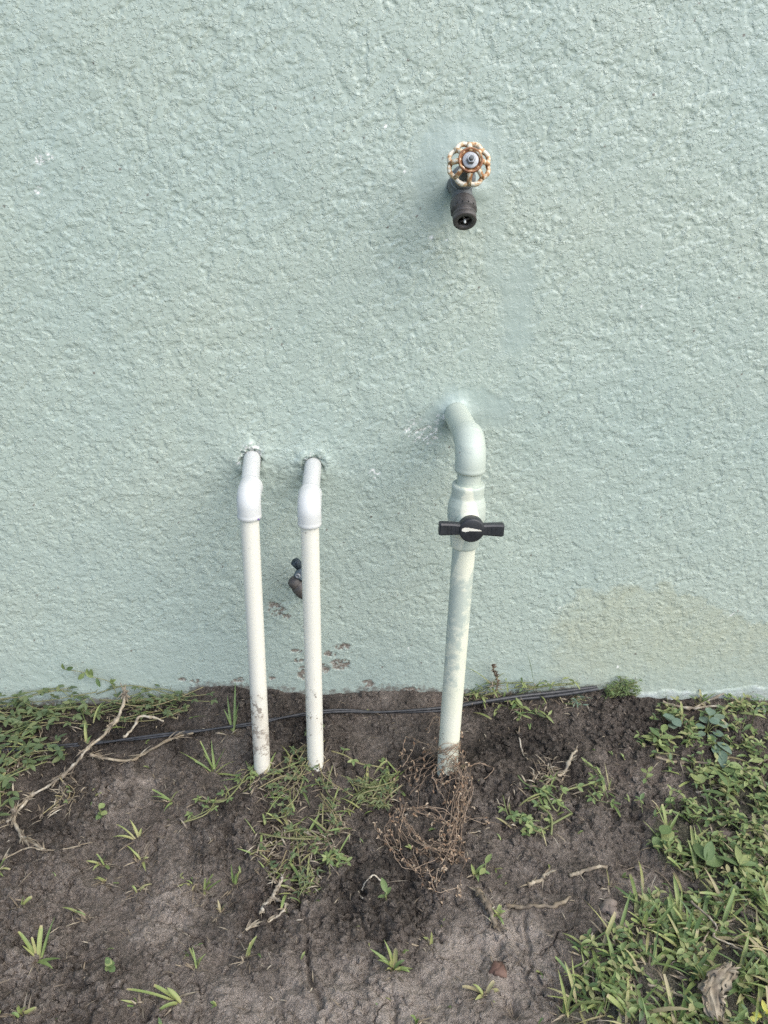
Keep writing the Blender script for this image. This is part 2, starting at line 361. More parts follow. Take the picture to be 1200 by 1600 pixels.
def tube(mb, pts, rad, seg=6, tint=.5, cap=True, flat=1.0):
    pts = [Vector(p) for p in pts]; n = len(pts)
    rad = rad if hasattr(rad, '__len__') else [rad] * n
    v = []; f = []; x = None
    for i, p in enumerate(pts):
        t = (pts[min(i + 1, n - 1)] - pts[max(i - 1, 0)])
        if t.length < 1e-9: t = Vector((0, 0, 1))
        t.normalize()
        if x is None: x = t.orthogonal().normalized()
        x = x - t * x.dot(t)
        if x.length < 1e-6: x = t.orthogonal()
        x.normalize(); y = t.cross(x)
        for k in range(seg):
            a = 2 * math.pi * k / seg; v.append(p + (x * math.cos(a) + y * math.sin(a) * flat) * rad[i])
    for i in range(n - 1):
        for k in range(seg):
            k2 = (k + 1) % seg; f.append((i * seg + k, i * seg + k2, (i + 1) * seg + k2, (i + 1) * seg + k))
    if cap: f.append(tuple(range(seg - 1, -1, -1))); f.append(tuple((n - 1) * seg + k for k in range(seg)))
    tt = tint
    if hasattr(tint, '__len__'): tt = [tint[i] for i in range(n) for k in range(seg)]
    mb.add(v, f, tt)
def smooth_path(pts, sub=4):
    P = [Vector(p) for p in pts]; out = []
    for i in range(len(P) - 1):
        a, b, c, d = P[max(i - 1, 0)], P[i], P[i + 1], P[min(i + 2, len(P) - 1)]
        for k in range(sub):
            t = k / sub
            out.append(.5 * ((2 * b) + (c - a) * t + (2 * a - 5 * b + 4 * c - d) * t * t + (3 * b - a - 3 * c + d) * t ** 3))
    out.append(P[-1]); return out
def blade(mb, a, b, w, bow=.012, tint=.6, fold=.3, rows=7, twist=0.0, blunt=.5, side=None):
    """a grass blade from a to b: channelled strip with thickness of fold, blunt or pointed tip"""
    a, b = Vector(a), Vector(b); c = (a + b) / 2 + Vector((0, 0, bow)); L = (b - a).length
    v = []; f = []; tt = []
    for i in range(rows):
        t = i / (rows - 1)
        p = a * (1 - t) ** 2 + c * 2 * t * (1 - t) + b * t * t
        d = ((c - a) * (1 - t) + (b - c) * t).normalized()
        s = side.copy() if side else d.cross(Vector((0, 0, 1)))
        if s.length < .15: s = Vector((1, 0, 0))
        s.normalize()
        s = Matrix.Rotation(twist * (t - .3), 3, d) @ s; nrm = s.cross(d).normalized()
        ww = w * (.55 + .45 * min(1, t * 4)) * (1 - max(0, (t - .45) / .55) ** (1.2 + 1.6 * blunt) * (1 - .28 * blunt))
        v += [p - s * ww / 2 + nrm * ww * fold * .5, p, p + s * ww / 2 + nrm * ww * fold * .5]
        tn = tint - (.32 * (1 - t) ** 3) - (.45 if i == rows - 1 and blunt > 1 else .1 if i == rows - 1 else 0)
        tt += [tn, tn - .08, tn]
    for i in range(rows - 1):
        k = i * 3; f += [(k, k + 1, k + 4, k + 3), (k + 1, k + 2, k + 5, k + 4)]
    mb.add(v, f, tt)
def leaf_geom(L, w, fold=.25, droop=.15, tip=.6, rows=6):
    """a leaf along +Y, base at origin"""
    v = []; f = []
    for i in range(rows):
        t = i / (rows - 1)
        ww = w * (math.sin(math.pi * min(1, t * (.92) + .06)) ** (.8 if tip < .5 else 1.0)) * (1 - .25 * tip * t)
        if i == 0: ww = w * .12
        if i == rows - 1: ww = w * .10
        y = L * t; z = -droop * L * t * t
        v += [(-ww / 2, y, z + fold * ww * .5), (0, y, z), (ww / 2, y, z + fold * ww * .5)]
    for i in range(rows - 1):
        k = i * 3; f += [(k, k + 1, k + 4, k + 3), (k + 1, k + 2, k + 5, k + 4)]
    return v, f
_LEAF = {}
def leaf_mesh(kind, matname, variant):
    key = (kind, matname, variant)
    if key in _LEAF: return _LEAF[key]
    r = random.Random(sum(map(ord, kind)) + variant * 13)
    L, w, fold, droop, tip = {'oval': (1, .52, .35, .12, .2), 'lance': (1, .30, .4, .18, .9), 'round': (1, .80, .22, .10, .0), 'pin': (1, .36, .45, .05, .5)}[kind]
    v, f = leaf_geom(1, w * r.uniform(.85, 1.15), fold * r.uniform(.3, 1.5), droop * r.uniform(-.5, 2.0), tip)
    me = bpy.data.meshes.new('leaf'); me.from_pydata(v, [], f)
    tn = r.uniform(.25, .95)
    a = me.attributes.new('tint', 'FLOAT', 'POINT'); a.data.foreach_set('value', np.array([tn - (.06 if i % 3 == 1 else 0) for i in range(len(v))], np.float32))
    me.polygons.foreach_set('use_smooth', [True] * len(me.polygons)); me.materials.append(M[matname]); me.update()
    _LEAF[key] = me; return me
def leaf_matrix(p, d, up, L):
    d = Vector(d).normalized(); up = Vector(up); x = d.cross(up)
    if x.length < 1e-4: x = d.orthogonal()
    x.normalize(); z = x.cross(d)
    m = Matrix((x, d, z)).transposed().to_4x4()
    return Matrix.Translation(p) @ m @ Matrix.Scale(L, 4)
def add_leaf(parent, p, d, L, kind='oval', matname='weed', up=None, r=rnd):
    o = bpy.data.objects.new('leaf', leaf_mesh(kind, matname, r.randrange(7))); COL.objects.link(o); o.parent = parent
    u = up or Vector((r.uniform(-.45, .45), r.uniform(-.6, .3), 1))
    o.matrix_local = Matrix.Translation(-parent_world(parent)) @ leaf_matrix(Vector(p), d, u, L)
    return o

# ------------------------------------------------------------------ grids
def axis(lo, hi, step, far_lo, far_hi, g=1.35):
    core = np.arange(lo, hi + step * .5, step); a = []; s = step; p = lo
    while p > far_lo: s *= g; p -= s; a.append(max(p, far_lo))
    b = []; s = step; p = core[-1]
    while p < far_hi: s *= g; p += s; b.append(min(p, far_hi))
    return np.concatenate([np.array(a[::-1]), core, np.array(b)])
def grid_mesh(name, A, B, fn, mat, flip=False):
    X, Y = np.meshgrid(A, B); co, at = fn(X, Y); h, w_ = X.shape
    me = bpy.data.meshes.new(name); n = h * w_
    me.vertices.add(n); me.vertices.foreach_set('co', np.stack([c.ravel() for c in co], 1).astype(np.float32).ravel())
    idx = np.arange(n).reshape(h, w_)
    q = np.stack([idx[:-1, :-1], idx[:-1, 1:], idx[1:, 1:], idx[1:, :-1]], -1).reshape(-1, 4)
    if flip: q = q[:, ::-1]
    nf = len(q); me.loops.add(nf * 4); me.polygons.add(nf)
    me.loops.foreach_set('vertex_index', q.ravel().astype(np.int32))
    me.polygons.foreach_set('loop_start', np.arange(0, nf * 4, 4, dtype=np.int32))
    me.polygons.foreach_set('use_smooth', np.ones(nf, bool))
    for k, v in at.items():
        a = me.attributes.new(k, 'FLOAT', 'POINT'); a.data.foreach_set('value', v.ravel().astype(np.float32))
    me.materials.append(mat); me.update(calc_edges=True); me.validate()
    o = bpy.data.objects.new(name, me); COL.objects.link(o); return o

# ------------------------------------------------------------------ wall
TAP = (0.1475, 0.0000, 0.8582); E1 = (-0.1541, 0.0000, 0.4540); E2 = (-0.0579, 0.0000, 0.4425); E3 = (0.1648, 0.0000, 0.5286); LOWTAP = (-0.0735, 0.0000, 0.2441)
STAIN_TOP = [(0.2926, 0.0000, 0.0598), (0.3320, 0.0000, 0.1336), (0.3561, 0.0000, 0.1765), (0.3924, 0.0000, 0.2044), (0.4684, 0.0000, 0.2242), (0.5597, 0.0000, 0.2174), (0.6203, 0.0000, 0.1967), (0.6732, 0.0000, 0.1612), (0.7469, 0.0000, 0.1435), (0.8664, 0.0000, 0.1359)]
CHIPS = [((-0.1294, 0.0000, 0.1874), .013, .007, .55), ((-0.1116, 0.0000, 0.1669), .012, .006, .40), ((-0.1211, 0.0000, 0.1759), .018, .012, .25), ((-0.0126, 0.0000, 0.1035), .014, .007, .5), ((-0.0342, 0.0000, 0.0877), .011, .007, .55),
         ((-0.0162, 0.0000, 0.0659), .018, .011, .62), ((-0.0470, 0.0000, 0.0567), .011, .010, .6), ((-0.0825, 0.0000, 0.0475), .010, .014, .72), ((-0.0938, 0.0000, 0.0937), .010, .005, .5),
         ((-0.0898, 0.0000, 0.0748), .008, .005, .5), ((-0.1991, 0.0000, 0.0352), .012, .005, .6), ((-0.2751, 0.0000, 0.0333), .009, .004, .5), ((-0.2975, 0.0000, 0.0364), .007, .004, .45), ((0.0333, 0.0000, 0.0240), .012, .008, .5), ((-0.1387, 0.0000, 0.0372), .010, .004, .4), ((0.1091, 0.0000, 0.0090), .02, .006, .45)]
WHITES = [((-0.4147, 0.0000, 0.8760), .007, .5), ((-0.4004, -0.0000, 0.8817), .006, .45), ((-0.4227, 0.0000, 0.8362), .008, .3), ((0.1160, 0.0000, 0.7859), .003, .7), ((0.1379, 0.0000, 0.7845), .002, .7), ((0.0754, 0.0000, 0.8707), .002, .8), ((0.0489, 0.0000, 0.9251), .003, .6), ((0.1433, 0.0000, 0.5192), .012, .36), ((0.1263, 0.0000, 0.4931), .018, .30), ((0.1039, 0.0000, 0.5014), .02, .2),  # white flecks; those left of the green pipe are painted gloss highlights
          ((-0.1535, 0.0000, 0.4646), .018, .52), ((-0.1644, 0.0000, 0.4476), .014, .38), ((-0.0577, 0.0000, 0.4522), .014, .28), ((0.1063, 0.0000, 0.0997), .004, .3), ((0.4333, 0.0000, 0.6948), .003, .6), ((0.3671, 0.0000, 0.1790), .003, .7), ((0.6757, 0.0000, 0.1665), .006, .35), ((0.4866, 0.0000, 0.0549), .003, .8), ((0.0397, 0.0000, 0.4286), .01, .2)]
def wall_fn(X, Z):
    x, z = X, Z
    smooth = np.zeros_like(x)
    dt = np.hypot((x - TAP[0]) / 1.0, (z - TAP[2] - .01) / 1.25)
    nz = fbm(x, z, .03, 3, 90)
    smooth = np.maximum(smooth, .92 * (1 - sst(.045, .085, dt + .014 * nz)))
    bx0, bz0 = (0.2028, 0.0000, 0.8220)[0], (0.2028, 0.0000, 0.8220)[2]
    strip = (1 - sst(.010, .020, np.abs(x - bx0 + .12 * (z - bz0)) + .004 * nz)) * (1 - sst(.09, .12, np.abs(z - bz0)))
    sx0, sz0 = (0.2469, 0.0000, 0.6908)[0], (0.2469, 0.0000, 0.6908)[2]
    strip2 = (1 - sst(.012, .034, np.abs(x - sx0) + .012 * nz)) * (1 - sst(.05, .09, np.abs(z - sz0)))
    smooth = np.maximum(smooth, np.maximum(.7 * strip, (.85 * strip2)))
    d3 = np.hypot(x - E3[0], z - E3[2]); smooth = np.maximum(smooth, .9 * (1 - sst(.030, .055, d3 + .012 * nz)))
    smooth = np.maximum(smooth, .75 * (1 - sst(.6, 1.1, np.hypot((x - E3[0] - .055) / .06, (z - E3[2] - .005) / .035) + .5 * nz)))
    d1 = np.hypot(x - E1[0], z - E1[2]); d2 = np.hypot(x - E2[0], z - E2[2]); dl = np.hypot(x - LOWTAP[0], z - LOWTAP[2])
    low = 1 - sst(.02, .16, z)                       # trowelled smoother near the ground
    smooth = np.clip(np.maximum(smooth, .65 * low) + .25 * sst(.1, .5, fbm(x, z, .16, 2, 95)), 0, 1)
    ca, sa = math.cos(R(-18)), math.sin(R(-18)); u = x * ca - z * sa; v = x * sa + z * ca
    h = .0011 * fbm(x, z, .25, 2, 3)
    dens = .5 + .5 * fbm(x, z, .22, 2, 96)
    plates = 0
    u2 = u + .0012 * gnoise(u / .0045, v / .0045, 50); v2 = v + .0012 * gnoise(u / .0045, v / .0045, 51)
    u2 = u2 + .0035 * fbm(u, v, .012, 2, 52); v2 = v2 + .0035 * fbm(u, v, .012, 2, 53)
    u2 = u2 + .0006 * gnoise(u / .0026, v / .0026, 54); v2 = v2 + .0006 * gnoise(u / .0026, v / .0026, 55)
    open_ = sst(-.35, .35, fbm(x, z, .11, 2, 97) + .3 * fbm(x, z, .03, 2, 98))           # thick and thin passes of the trowel
    for sc, amp, sd, th in ((.030, .0012, 5, .16), (.017, .0011, 6, .20)):
        n = fbm(u2 * .95, v2, sc, 2, sd, .45) + .25 * (open_ - .5)
        plates = np.maximum(plates, amp * sst(th, th + .05, n) * (.8 + .4 * np.clip(n, 0, 1)))
    for sc, amp, sd, keep in ((.024, .0013, 7, .34), (.0135, .0011, 8, .42), (.0080, .0009, 9, .50)):
        f1, f2, idv = worley(u2 * .92, v2, sc, sd)
        k_ = keep * (.45 + 1.0 * open_); rad = .26 + .34 * np.clip(idv / keep, 0, 1)
        plates = np.maximum(plates, amp * (1 - sst(rad - .05, rad + .04, f1)) * (idv < k_) * (.65 + .45 * np.clip(idv / keep, 0, 1)))
    f1, f2, idv = worley(u2, v2, .0052, 10)
    plates = plates + .00045 * (1 - sst(.30, .46, f1)) * (idv < .15 + .45 * open_)
    grit = .00025 * fbm(x, z, .0065, 2, 12, .6) * (.5 + sst(-.2, .5, fbm(x, z, .05, 2, 13)))
    lumps = .0002 * fbm(u * .8, v, .014, 2, 15)
    h = h + (.85 * plates + grit + lumps) * (1 - .86 * smooth)
    # brush drag in the smoothed repairs
    h = h + smooth * (.00025 * fbm(x * 2.2 + .3 * z, z * .45, .017, 3, 16) + .0004 * fbm(x, z, .02, 2, 17))
    h = h + .0007 * strip + .0004 * strip2
    # repair mortar round the services
    h = h + .006 * np.exp(-np.maximum(d3 - .019, 0) / .010) * (1 + .3 * nz)
    h = h + .004 * gauss(np.maximum(dt - .02, 0), .022) + .003 * gauss(np.hypot(x - TAP[0] - .03, z - TAP[2] + .012), .013)
    for d, a in ((d1, .8), (d2, .7)):
        hole = 1 - sst(.0142, .0180, d + .0040 * fbm(x, z, .007, 3, 18))
        h = h - .006 * hole + .0025 * gauss(d - .024, .006) * (.6 + nz) + .003 * gauss(d, .05)
    h = h - .010 * (1 - sst(.012, .018, dl + .003 * nz))
    # footing band at the right
    bt = np.interp(x, [.38, .52, .60, .66, .72, .80, 1.5], [-.05, -.004, .002, -.006, .006, .010, .012])
    band = (1 - sst(-.003, .005, z - bt + .006 * fbm(x, z, .03, 3, 19))) * sst(.40, .52, x)
    h = h + .002 * band * (1 + .5 * fbm(x, z, .03, 2, 20))
    # marks
    sx = [p[0] for p in STAIN_TOP]; szz = [p[2] for p in STAIN_TOP]
    top = np.interp(x, sx, szz) + .016 * fbm(x, z, .05, 5, 21, .65)
    stain = (1 - sst(-.005, .006, z - top)) * sst(.33, .40, x + .02 * nz) * (.45 + .55 * sst(.0, .07, z)) * (.75 + .25 * sst(-.3, .3, fbm(x, z, .09, 3, 22)))
    below_tap = .25 * gauss(x - TAP[0] + .01, .05) * sst(TAP[2] - .22, TAP[2] - .08, z) * (1 - sst(TAP[2] - .06, TAP[2] - .03, z)) * (.6 + nz)
    stain = np.clip(np.maximum(stain, below_tap), 0, 1)
    cn = fbm(x, z, .0085, 3, 23, .65); chip = np.zeros_like(x)
    for p, rx, rz, dn in CHIPS:
        e = np.hypot((x - p[0]) / rx, (z - p[2]) / rz)
        chip = np.maximum(chip, sst(.0, .12, cn + (dn - .26) * 1.3 - .9 * np.maximum(e - .6, 0)))
    chip = chip * (1 - sst(.9, 1.0, 0 * x))
    for p, rx, rz, dn in CHIPS: pass
    near = np.zeros_like(x)
    for p, rx, rz, dn in CHIPS: near = np.maximum(near, 1 - sst(.9, 1.25, np.hypot((x - p[0]) / rx, (z - p[2]) / rz)))
    chip = chip * near
    h = h - .0016 * chip
    wn_ = fbm(x, z, .006, 2, 24, .6); white = np.zeros_like(x)
    for p, r_, dn in WHITES: white = np.maximum(white, sst(.25, .42, wn_ + dn - .25) * (1 - sst(.7, 1.1, np.hypot(x - p[0], z - p[2]) / r_)))
    gz = np.interp(x, _EX, _EZ)
    f1, f2, idv = worley(x, z, .013, 61)
    dots = (f1 < .13 * (idv - .35)) * (idv > .80) * (1 - sst(.0, .22, z)) * 1.0 + (f1 < .11) * (idv > .985)
    mud = np.clip(dots * .9 + .75 * (1 - sst(.0, .014, z - gz + .011 * fbm(x, z, .012, 4, 62, .65))) * (1 - band), 0, 1)
    return (x, -h, z), dict(smooth=smooth * .55, stain=stain, chip=chip, white=white, mud=mud, band=band * np.clip(.35 + .5 * fbm(x, z, .03, 3, 29), 0, .6))
A = axis(-.68, .84, .00165, -6, 6); B = axis(-.045, 1.11, .00165, -.35, 2.7)
wall = thing('house_wall', (0, 0, 0), 'pale green painted stucco house wall with rough knockdown texture', 'wall')
ws = grid_mesh('stucco_face', A, B, wall_fn, M['wall']); ws.parent = wall
mb = MB()
x0, x1, y0, y1, z0, z1 = -6, 6, .035, .23, -.4, 2.7
mb.add([(x0, y0, z0), (x1, y0, z0), (x1, y1, z0), (x0, y1, z0), (x0, y0, z1), (x1, y0, z1), (x1, y1, z1), (x0, y1, z1)],
       [(0, 1, 5, 4), (1, 2, 6, 5), (2, 3, 7, 6), (3, 0, 4, 7), (4, 5, 6, 7), (0, 3, 2, 1)])
mb.build('masonry_core', M['core'], wall, smooth=False)

# ------------------------------------------------------------------ ground
LAWN = [(0.7327, -0.1415, -0.0432), (0.6047, -0.1925, -0.0494), (0.5090, -0.2326, -0.0520), (0.4612, -0.2791, -0.0541), (0.4575, -0.3306, -0.0574), (0.4988, -0.3701, -0.0585), (0.4602, -0.3963, -0.0578), (0.4102, -0.3835, -0.0590), (0.3813, -0.4282, -0.0596), (0.3271, -0.4475, -0.0601), (0.2938, -0.4898, -0.0606), (0.2622, -0.5314, -0.0596), (0.2355, -0.5763, -0.0604), (0.5088, -0.5986, -0.0610)]
def in_poly(x, y, poly):
    c = np.zeros(np.shape(x), bool); j = len(poly) - 1
    for i in range(len(poly)):
        xi, yi = poly[i][0], poly[i][1]; xj, yj = poly[j][0], poly[j][1]
        c ^= ((yi > y) != (yj > y)) & (x < (xj - xi) * (y - yi) / (yj - yi + 1e-12) + xi); j = i
    return c
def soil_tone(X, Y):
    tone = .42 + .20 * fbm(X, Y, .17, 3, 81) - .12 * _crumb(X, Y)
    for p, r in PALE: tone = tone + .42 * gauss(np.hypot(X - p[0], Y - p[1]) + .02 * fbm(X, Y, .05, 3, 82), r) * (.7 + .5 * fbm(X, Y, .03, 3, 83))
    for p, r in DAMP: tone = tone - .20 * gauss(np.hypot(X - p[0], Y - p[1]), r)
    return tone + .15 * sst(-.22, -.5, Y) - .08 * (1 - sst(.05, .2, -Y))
def ground_fn(X, Y):
    far = sst(.9, 2.0, np.hypot(X, Y + .4))
    z = profile(X, Y) + relief(X, Y) * (1 - far)
    tone = soil_tone(X, Y)
    turf = np.maximum(sst(.75, 1.1, np.hypot(X * .9, Y + .1) + .1 * fbm(X, Y, .2, 3, 84)), .35 * in_poly(X, Y, LAWN))
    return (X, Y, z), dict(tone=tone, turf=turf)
A = axis(-.72, .84, .0017, -40, 40); B = axis(-.62, .012, .0017, -40, 40)
gr = grid_mesh('ground', A, B, ground_fn, M['soil']); gr['kind'] = 'structure'
_x0, _y0, _st = -.83, -.65, .0025
_RX, _RY = np.meshgrid(np.arange(_x0, .91, _st), np.arange(_y0, .012, _st)); _RG = relief(_RX, _RY)
def relief(x, y):
    x = np.asarray(x, float); y = np.asarray(y, float)
    u = np.clip((x - _x0) / _st, 0, _RG.shape[1] - 1.001); v = np.clip((y - _y0) / _st, 0, _RG.shape[0] - 1.001)
    i = u.astype(int); j = v.astype(int); u = u - i; v = v - j
    return (_RG[j, i] * (1 - u) + _RG[j, i + 1] * u) * (1 - v) + (_RG[j + 1, i] * (1 - u) + _RG[j + 1, i + 1] * u) * v

# ------------------------------------------------------------------ white standpipes
def arc_elbow(mb, c, out, r, arm, bend, seg=32):
    """socket elbow: from the wall side (+y) round to straight down, centre of the axes at c"""
    c = Vector(c); pts = []; rr = []
    for t in (arm, arm, arm - .0006, arm - .0042, arm - .0048, arm - .008): pts.append(c + Vector((0, t, 0)))
    rr += [r - .0034, r - .0003, r + .0002, r + .0002, r, r]
    n = 12
    for i in range(n + 1):
        a = (math.pi / 2) * i / n
        pts.append(c + Vector((0, bend - bend * math.sin(a), -bend + bend * math.cos(a)))); rr.append(r)
    for t in (arm - .008, arm - .0048, arm - .0042, arm - .0006, arm, arm): pts.append(c + Vector((0, 0, -t)))
    rr += [r, r, r + .0002, r + .0002, r - .0003, r - .0034]
    tube(mb, pts, rr, seg)
def standpipe(top_w, ctr, base, label):
    base = Vector(base); ctr = Vector(ctr)
    t = thing('water_pipe', (base.x, base.y, base.z), label, 'pipe', 'white pipes rising out of the soil')
    mb = MB(); pts = [Vector((top_w[0], .012, top_w[2])).lerp(ctr + Vector((0, .010, 0)), k / 8) for k in range(9)]
    tube(mb, pts, .01335, 32); mb.build('wall_stub', M['pvc_cap'], t)
    mb = MB(); arc_elbow(mb, ctr, None, .0170, .0335, .0165); mb.build('elbow', M['pvc_cap'], t)
    mb = MB(); n = 60; a = ctr + Vector((0, 0, -.012)); b = base + Vector((0, 0, -.06))
    pts = [a.lerp(b, k / n) for k in range(n + 1)]
    tube(mb, pts, .01335, 32)
    k = .6 if base.x > -.1 else 1.0
    soil = [float(k * sst(.26, .08, np.array(p[2] - base.z)) * (.45 + .55 * sst(-.01, .05, np.array(p[2] - base.z)))) for p in mb.v]
    mb.build('riser', M['pvc'], t, attrs={'soil': soil}); return t
p1 = standpipe(E1, (-0.1412, -0.1500, 0.4521), (-0.1438, -0.1500, -0.0407), 'left white pipe of the pair, muddiest near the soil')
mb = MB(); q = Vector((-0.1272, -0.1620, 0.4203)); lathe(mb, q, (0, -1, 0), [(-.003, .0005), (-.0012, .0015), (0, .0015), (.0006, .0006)], 12); mb.build('primer_drip', M['primer'], p1)
standpipe(E2, (-0.0568, -0.1500, 0.4405), (-0.0559, -0.1500, -0.0129), 'right white pipe of the pair, weeds growing at its foot and dark tap behind')

# ------------------------------------------------------------------ green painted pipe with ball valve
b3 = Vector((0.1604, -0.1600, -0.0135)); c3 = Vector((0.1661, -0.1600, 0.5317))
gp = thing('valve_pipe', b3, 'thick pale green painted pipe with a black handled shutoff valve', 'pipe')
def gattr(mb, fn): return {'bare': [fn(p) for p in mb.v], 'soil': [float(sst(.14, .01, np.array(p[2] - b3.z))) for p in mb.v]}
nobare = lambda p: .0
mb = MB(); tube(mb, [Vector((E3[0], .01, E3[2])).lerp(c3 + Vector((0, .012, 0)), k / 6) for k in range(7)], .0190, 36)
mb.build('wall_stub', M['green_pvc'], gp, attrs=gattr(mb, nobare))
mb = MB(); arc_elbow(mb, c3, None, .0212, .0385, .030, 40); mb.build('elbow', M['green_pvc'], gp, attrs=gattr(mb, nobare))
mb = MB(); gz_ = c3.z - .0386; lathe(mb, (c3.x, -.16, gz_), (0, 0, -1), [(-.001, .0168), (0, .0186), (.0012, .0184), (.0018, .0168)], 40); mb.build('glue_ring', M['glue'], gp)
vz = Vector((0.1664, -0.2100, 0.4243)).z                      # height of the valve stem
vx = Vector((0.1656, -0.2100, 0.4243)).x - .0005
ax_top = Vector((c3.x, -.16, c3.z)); ax_v = Vector((vx, -.16, vz)); ax_bot = b3
mb = MB(); tube(mb, [ax_top.lerp(ax_v, k / 6) for k in range(7)], .0167, 36); mb.build('upper_pipe', M['green_pvc'], gp, attrs=gattr(mb, nobare))
mb = MB(); prof = [(-.046, .0170), (-.046, .0192), (-.044, .0200), (-.026, .0216), (-.024, .0226), (-.014, .0245), (-.002, .0268), (.010, .0270), (.020, .0262), (.028, .0240), (.031, .0229), (.032, .0226), (.048, .0231), (.0498, .0222), (.0498, .0170)]
pp = []
for i in range(len(prof) - 1):
    for k in range(5): t = k / 5; pp.append((prof[i][0] * (1 - t) + prof[i + 1][0] * t, prof[i][1] * (1 - t) + prof[i + 1][1] * t))
pp.append(prof[-1])
lathe(mb, ax_v, (0, 0, 1), pp, 72, ref=(0, 1, 0))
lathe(mb, ax_v + Vector((0, -.018, 0)), (0, -1, 0), [(0, .0185), (.008, .0180), (.013, .0160), (.017, .0150)], 40)
def valve_bare(p):
    x, z = p[0] - vx, p[2] - vz
    if p[1] > -.166: return .0
    k = .0
    if z > 0: k = 1 - max(0, abs(x - .002 + .10 * z) - (.010 - .20 * z)) / .010     # left by the handle when it stood upright
    else: k = 1 - max(0, abs(x + .010 - .25 * z) - (.011 + .05 * z)) / .009
    return max(.0, min(1.0, k))
mb.build('valve_body', M['green_pvc'], gp, attrs=gattr(mb, valve_bare))
mb = MB(); n = 70; a = ax_v + Vector((0, 0, -.02)); b = ax_bot + Vector((0, 0, -.06))
tube(mb, [a.lerp(b, k / n) for k in range(n + 1)], .0167, 40)
def riser_bare(p):
    h = (p[2] - b3.z) / (vz - b3.z)
    k = .95 - .95 * h
    if p[1] < -.165 and h > .72: k = max(k, 1 - max(0, abs((p[0] - vx) - .012 + .30 * (vz - .035 - p[2])) - .012) / .006 - max(0, .86 - h) * 6)
    return max(.05, min(.95, k + (.12 if p[0] > b3.x + .006 else 0)))
mb.build('riser', M['green_pvc'], gp, attrs=gattr(mb, riser_bare))
# handle: hub with two ribbed wings
hc = Vector((vx + .001, -.16 - .0345, vz))
hd = MB(); lathe(hd, hc, (0, -1, 0), [(0, .0170), (.001, .0178), (.013, .0176), (.0148, .0168), (.0155, .0155)], 40)
handle = hd.build('valve_handle', M['black'], gp)
def wing(s):
    w_ = MB(); tilt = R(-1.5); xs = [.010, .020, .026, .034, .0425, .0445]; hh = [.0075, .0078, .0083, .0088, .0090, .0080]; yy = [.0125, .0120, .0118, .0120, .0128, .0115]
    rings = []
    for xx, h2, y2 in zip(xs, hh, yy):
        ring = []
        for (sy, sz) in ((.15, -1), (.85, -1), (1, -.75), (1, .75), (.85, 1), (.15, 1), (0, .8), (0, -.8)):
            px, pz = s * xx, sz * h2
            ring.append(hc + Vector((px * math.cos(tilt) - pz * math.sin(tilt), -(.0015 + y2 * sy) + .0, px * math.sin(tilt) + pz * math.cos(tilt))))
        rings.append(ring)
    v = [p for r_ in rings for p in r_]; f = []
    for i in range(len(rings) - 1):
        for k in range(8):
            q = (i * 8 + k, i * 8 + (k + 1) % 8, (i + 1) * 8 + (k + 1) % 8, (i + 1) * 8 + k); f.append(q if s < 0 else q[::-1])
    f.append(tuple(range(8))); f.append(tuple(range((len(rings) - 1) * 8, len(rings) * 8)))
    w_.add(v, f)
    for k in range(4):                               # grip ribs on the face
        xx = .022 + k * .0055
        a = hc + Vector((s * xx, -.0128, s * xx * math.sin(tilt) - .0060)); b = a + Vector((0, 0, .012)); tube(w_, [a, b], .0011, 6)
    o = w_.build('wing', M['black'], handle, smooth=False)
    o.location = Vector(); 
    for vtx in o.data.vertices: vtx.co += parent_world(handle) - parent_world(gp)*0 - parent_world(handle)
    return o
wing(-1); wing(1)
mb = MB()                                             # streak of pale paint across the hub
fp = hc + Vector((0, -.0160, 0)); top = [(-.014, .0035), (-.011, .0050), (-.006, .0052), (0, .0040), (.006, .0028), (.0125, .0012)]; bot = [(-.0142, .0005), (-.009, -.0010), (-.003, .0005), (.003, .0002), (.008, .0002), (.0128, .0002)]
v = [fp + Vector((x_, -.0002, z_)) for x_, z_ in top] + [fp + Vector((x_, -.0002, z_)) for x_, z_ in bot]
f = [(i, i + 1, 7 + i, 6 + i) for i in range(5)]; v2 = [p + Vector((0, .0007, 0)) for p in v]
k = len(v); f = [q[::-1] for q in f] + [(i, 6 + i, 6 + i + k, i + k) for i in (0, 5)] + [(i, i + 1, i + 1 + k, i + k) for i in range(5)] + [(6 + i, 7 + i, 7 + i + k, 6 + i + k) for i in range(5)]
mb.add(v + v2, f); mb.build('paint_smear', M['pvc'], handle, smooth=False, attrs={'soil': [0] * len(mb.v)})

# ------------------------------------------------------------------ hose tap with the round rusty wheel
T0 = Vector(TAP)
tp = thing('hose_tap', T0, 'dark garden hose tap with rusty cream eight spoke wheel, high on the wall', 'tap')
hub_dir = Vector((.012, -.93, .36)).normalized(); spout_dir = Vector((.02, -.74, -.67)).normalized()
bc = T0 + Vector((0, -.048, -.002))
mb = MB()
lathe(mb, T0 + Vector((0, .004, -.004)), (0, -1, 0), [(0, .0165), (.006, .0165), (.007, .0135), (.03, .0135), (.034, .0150), (.05, .0155)], 28)
lathe(mb, bc, hub_dir, [(-.018, .006), (-.014, .0120), (-.006, .0160), (.004, .0165), (.012, .0150), (.016, .0140), (.017, .0158), (.024, .0158), (.026, .0140), (.027, .0110), (.046, .0105), (.048, .0085), (.062, .0080)], 28)
lathe(mb, bc, spout_dir, [(-.012, .006), (-.004, .0125), (.010, .0140), (.020, .0135), (.026, .0142), (.040, .0142)], 28)
body = mb.build('tap_body', M['iron'], tp)
mb = MB(); fl = bc + hub_dir * .0175
lathe(mb, fl, hub_dir, [(0, .0160), (.0005, .0166), (.0016, .0166), (.002, .0160)], 28); mb.build('gasket', M['steel'], body)
mb = MB(); vb0 = bc + spout_dir * .030
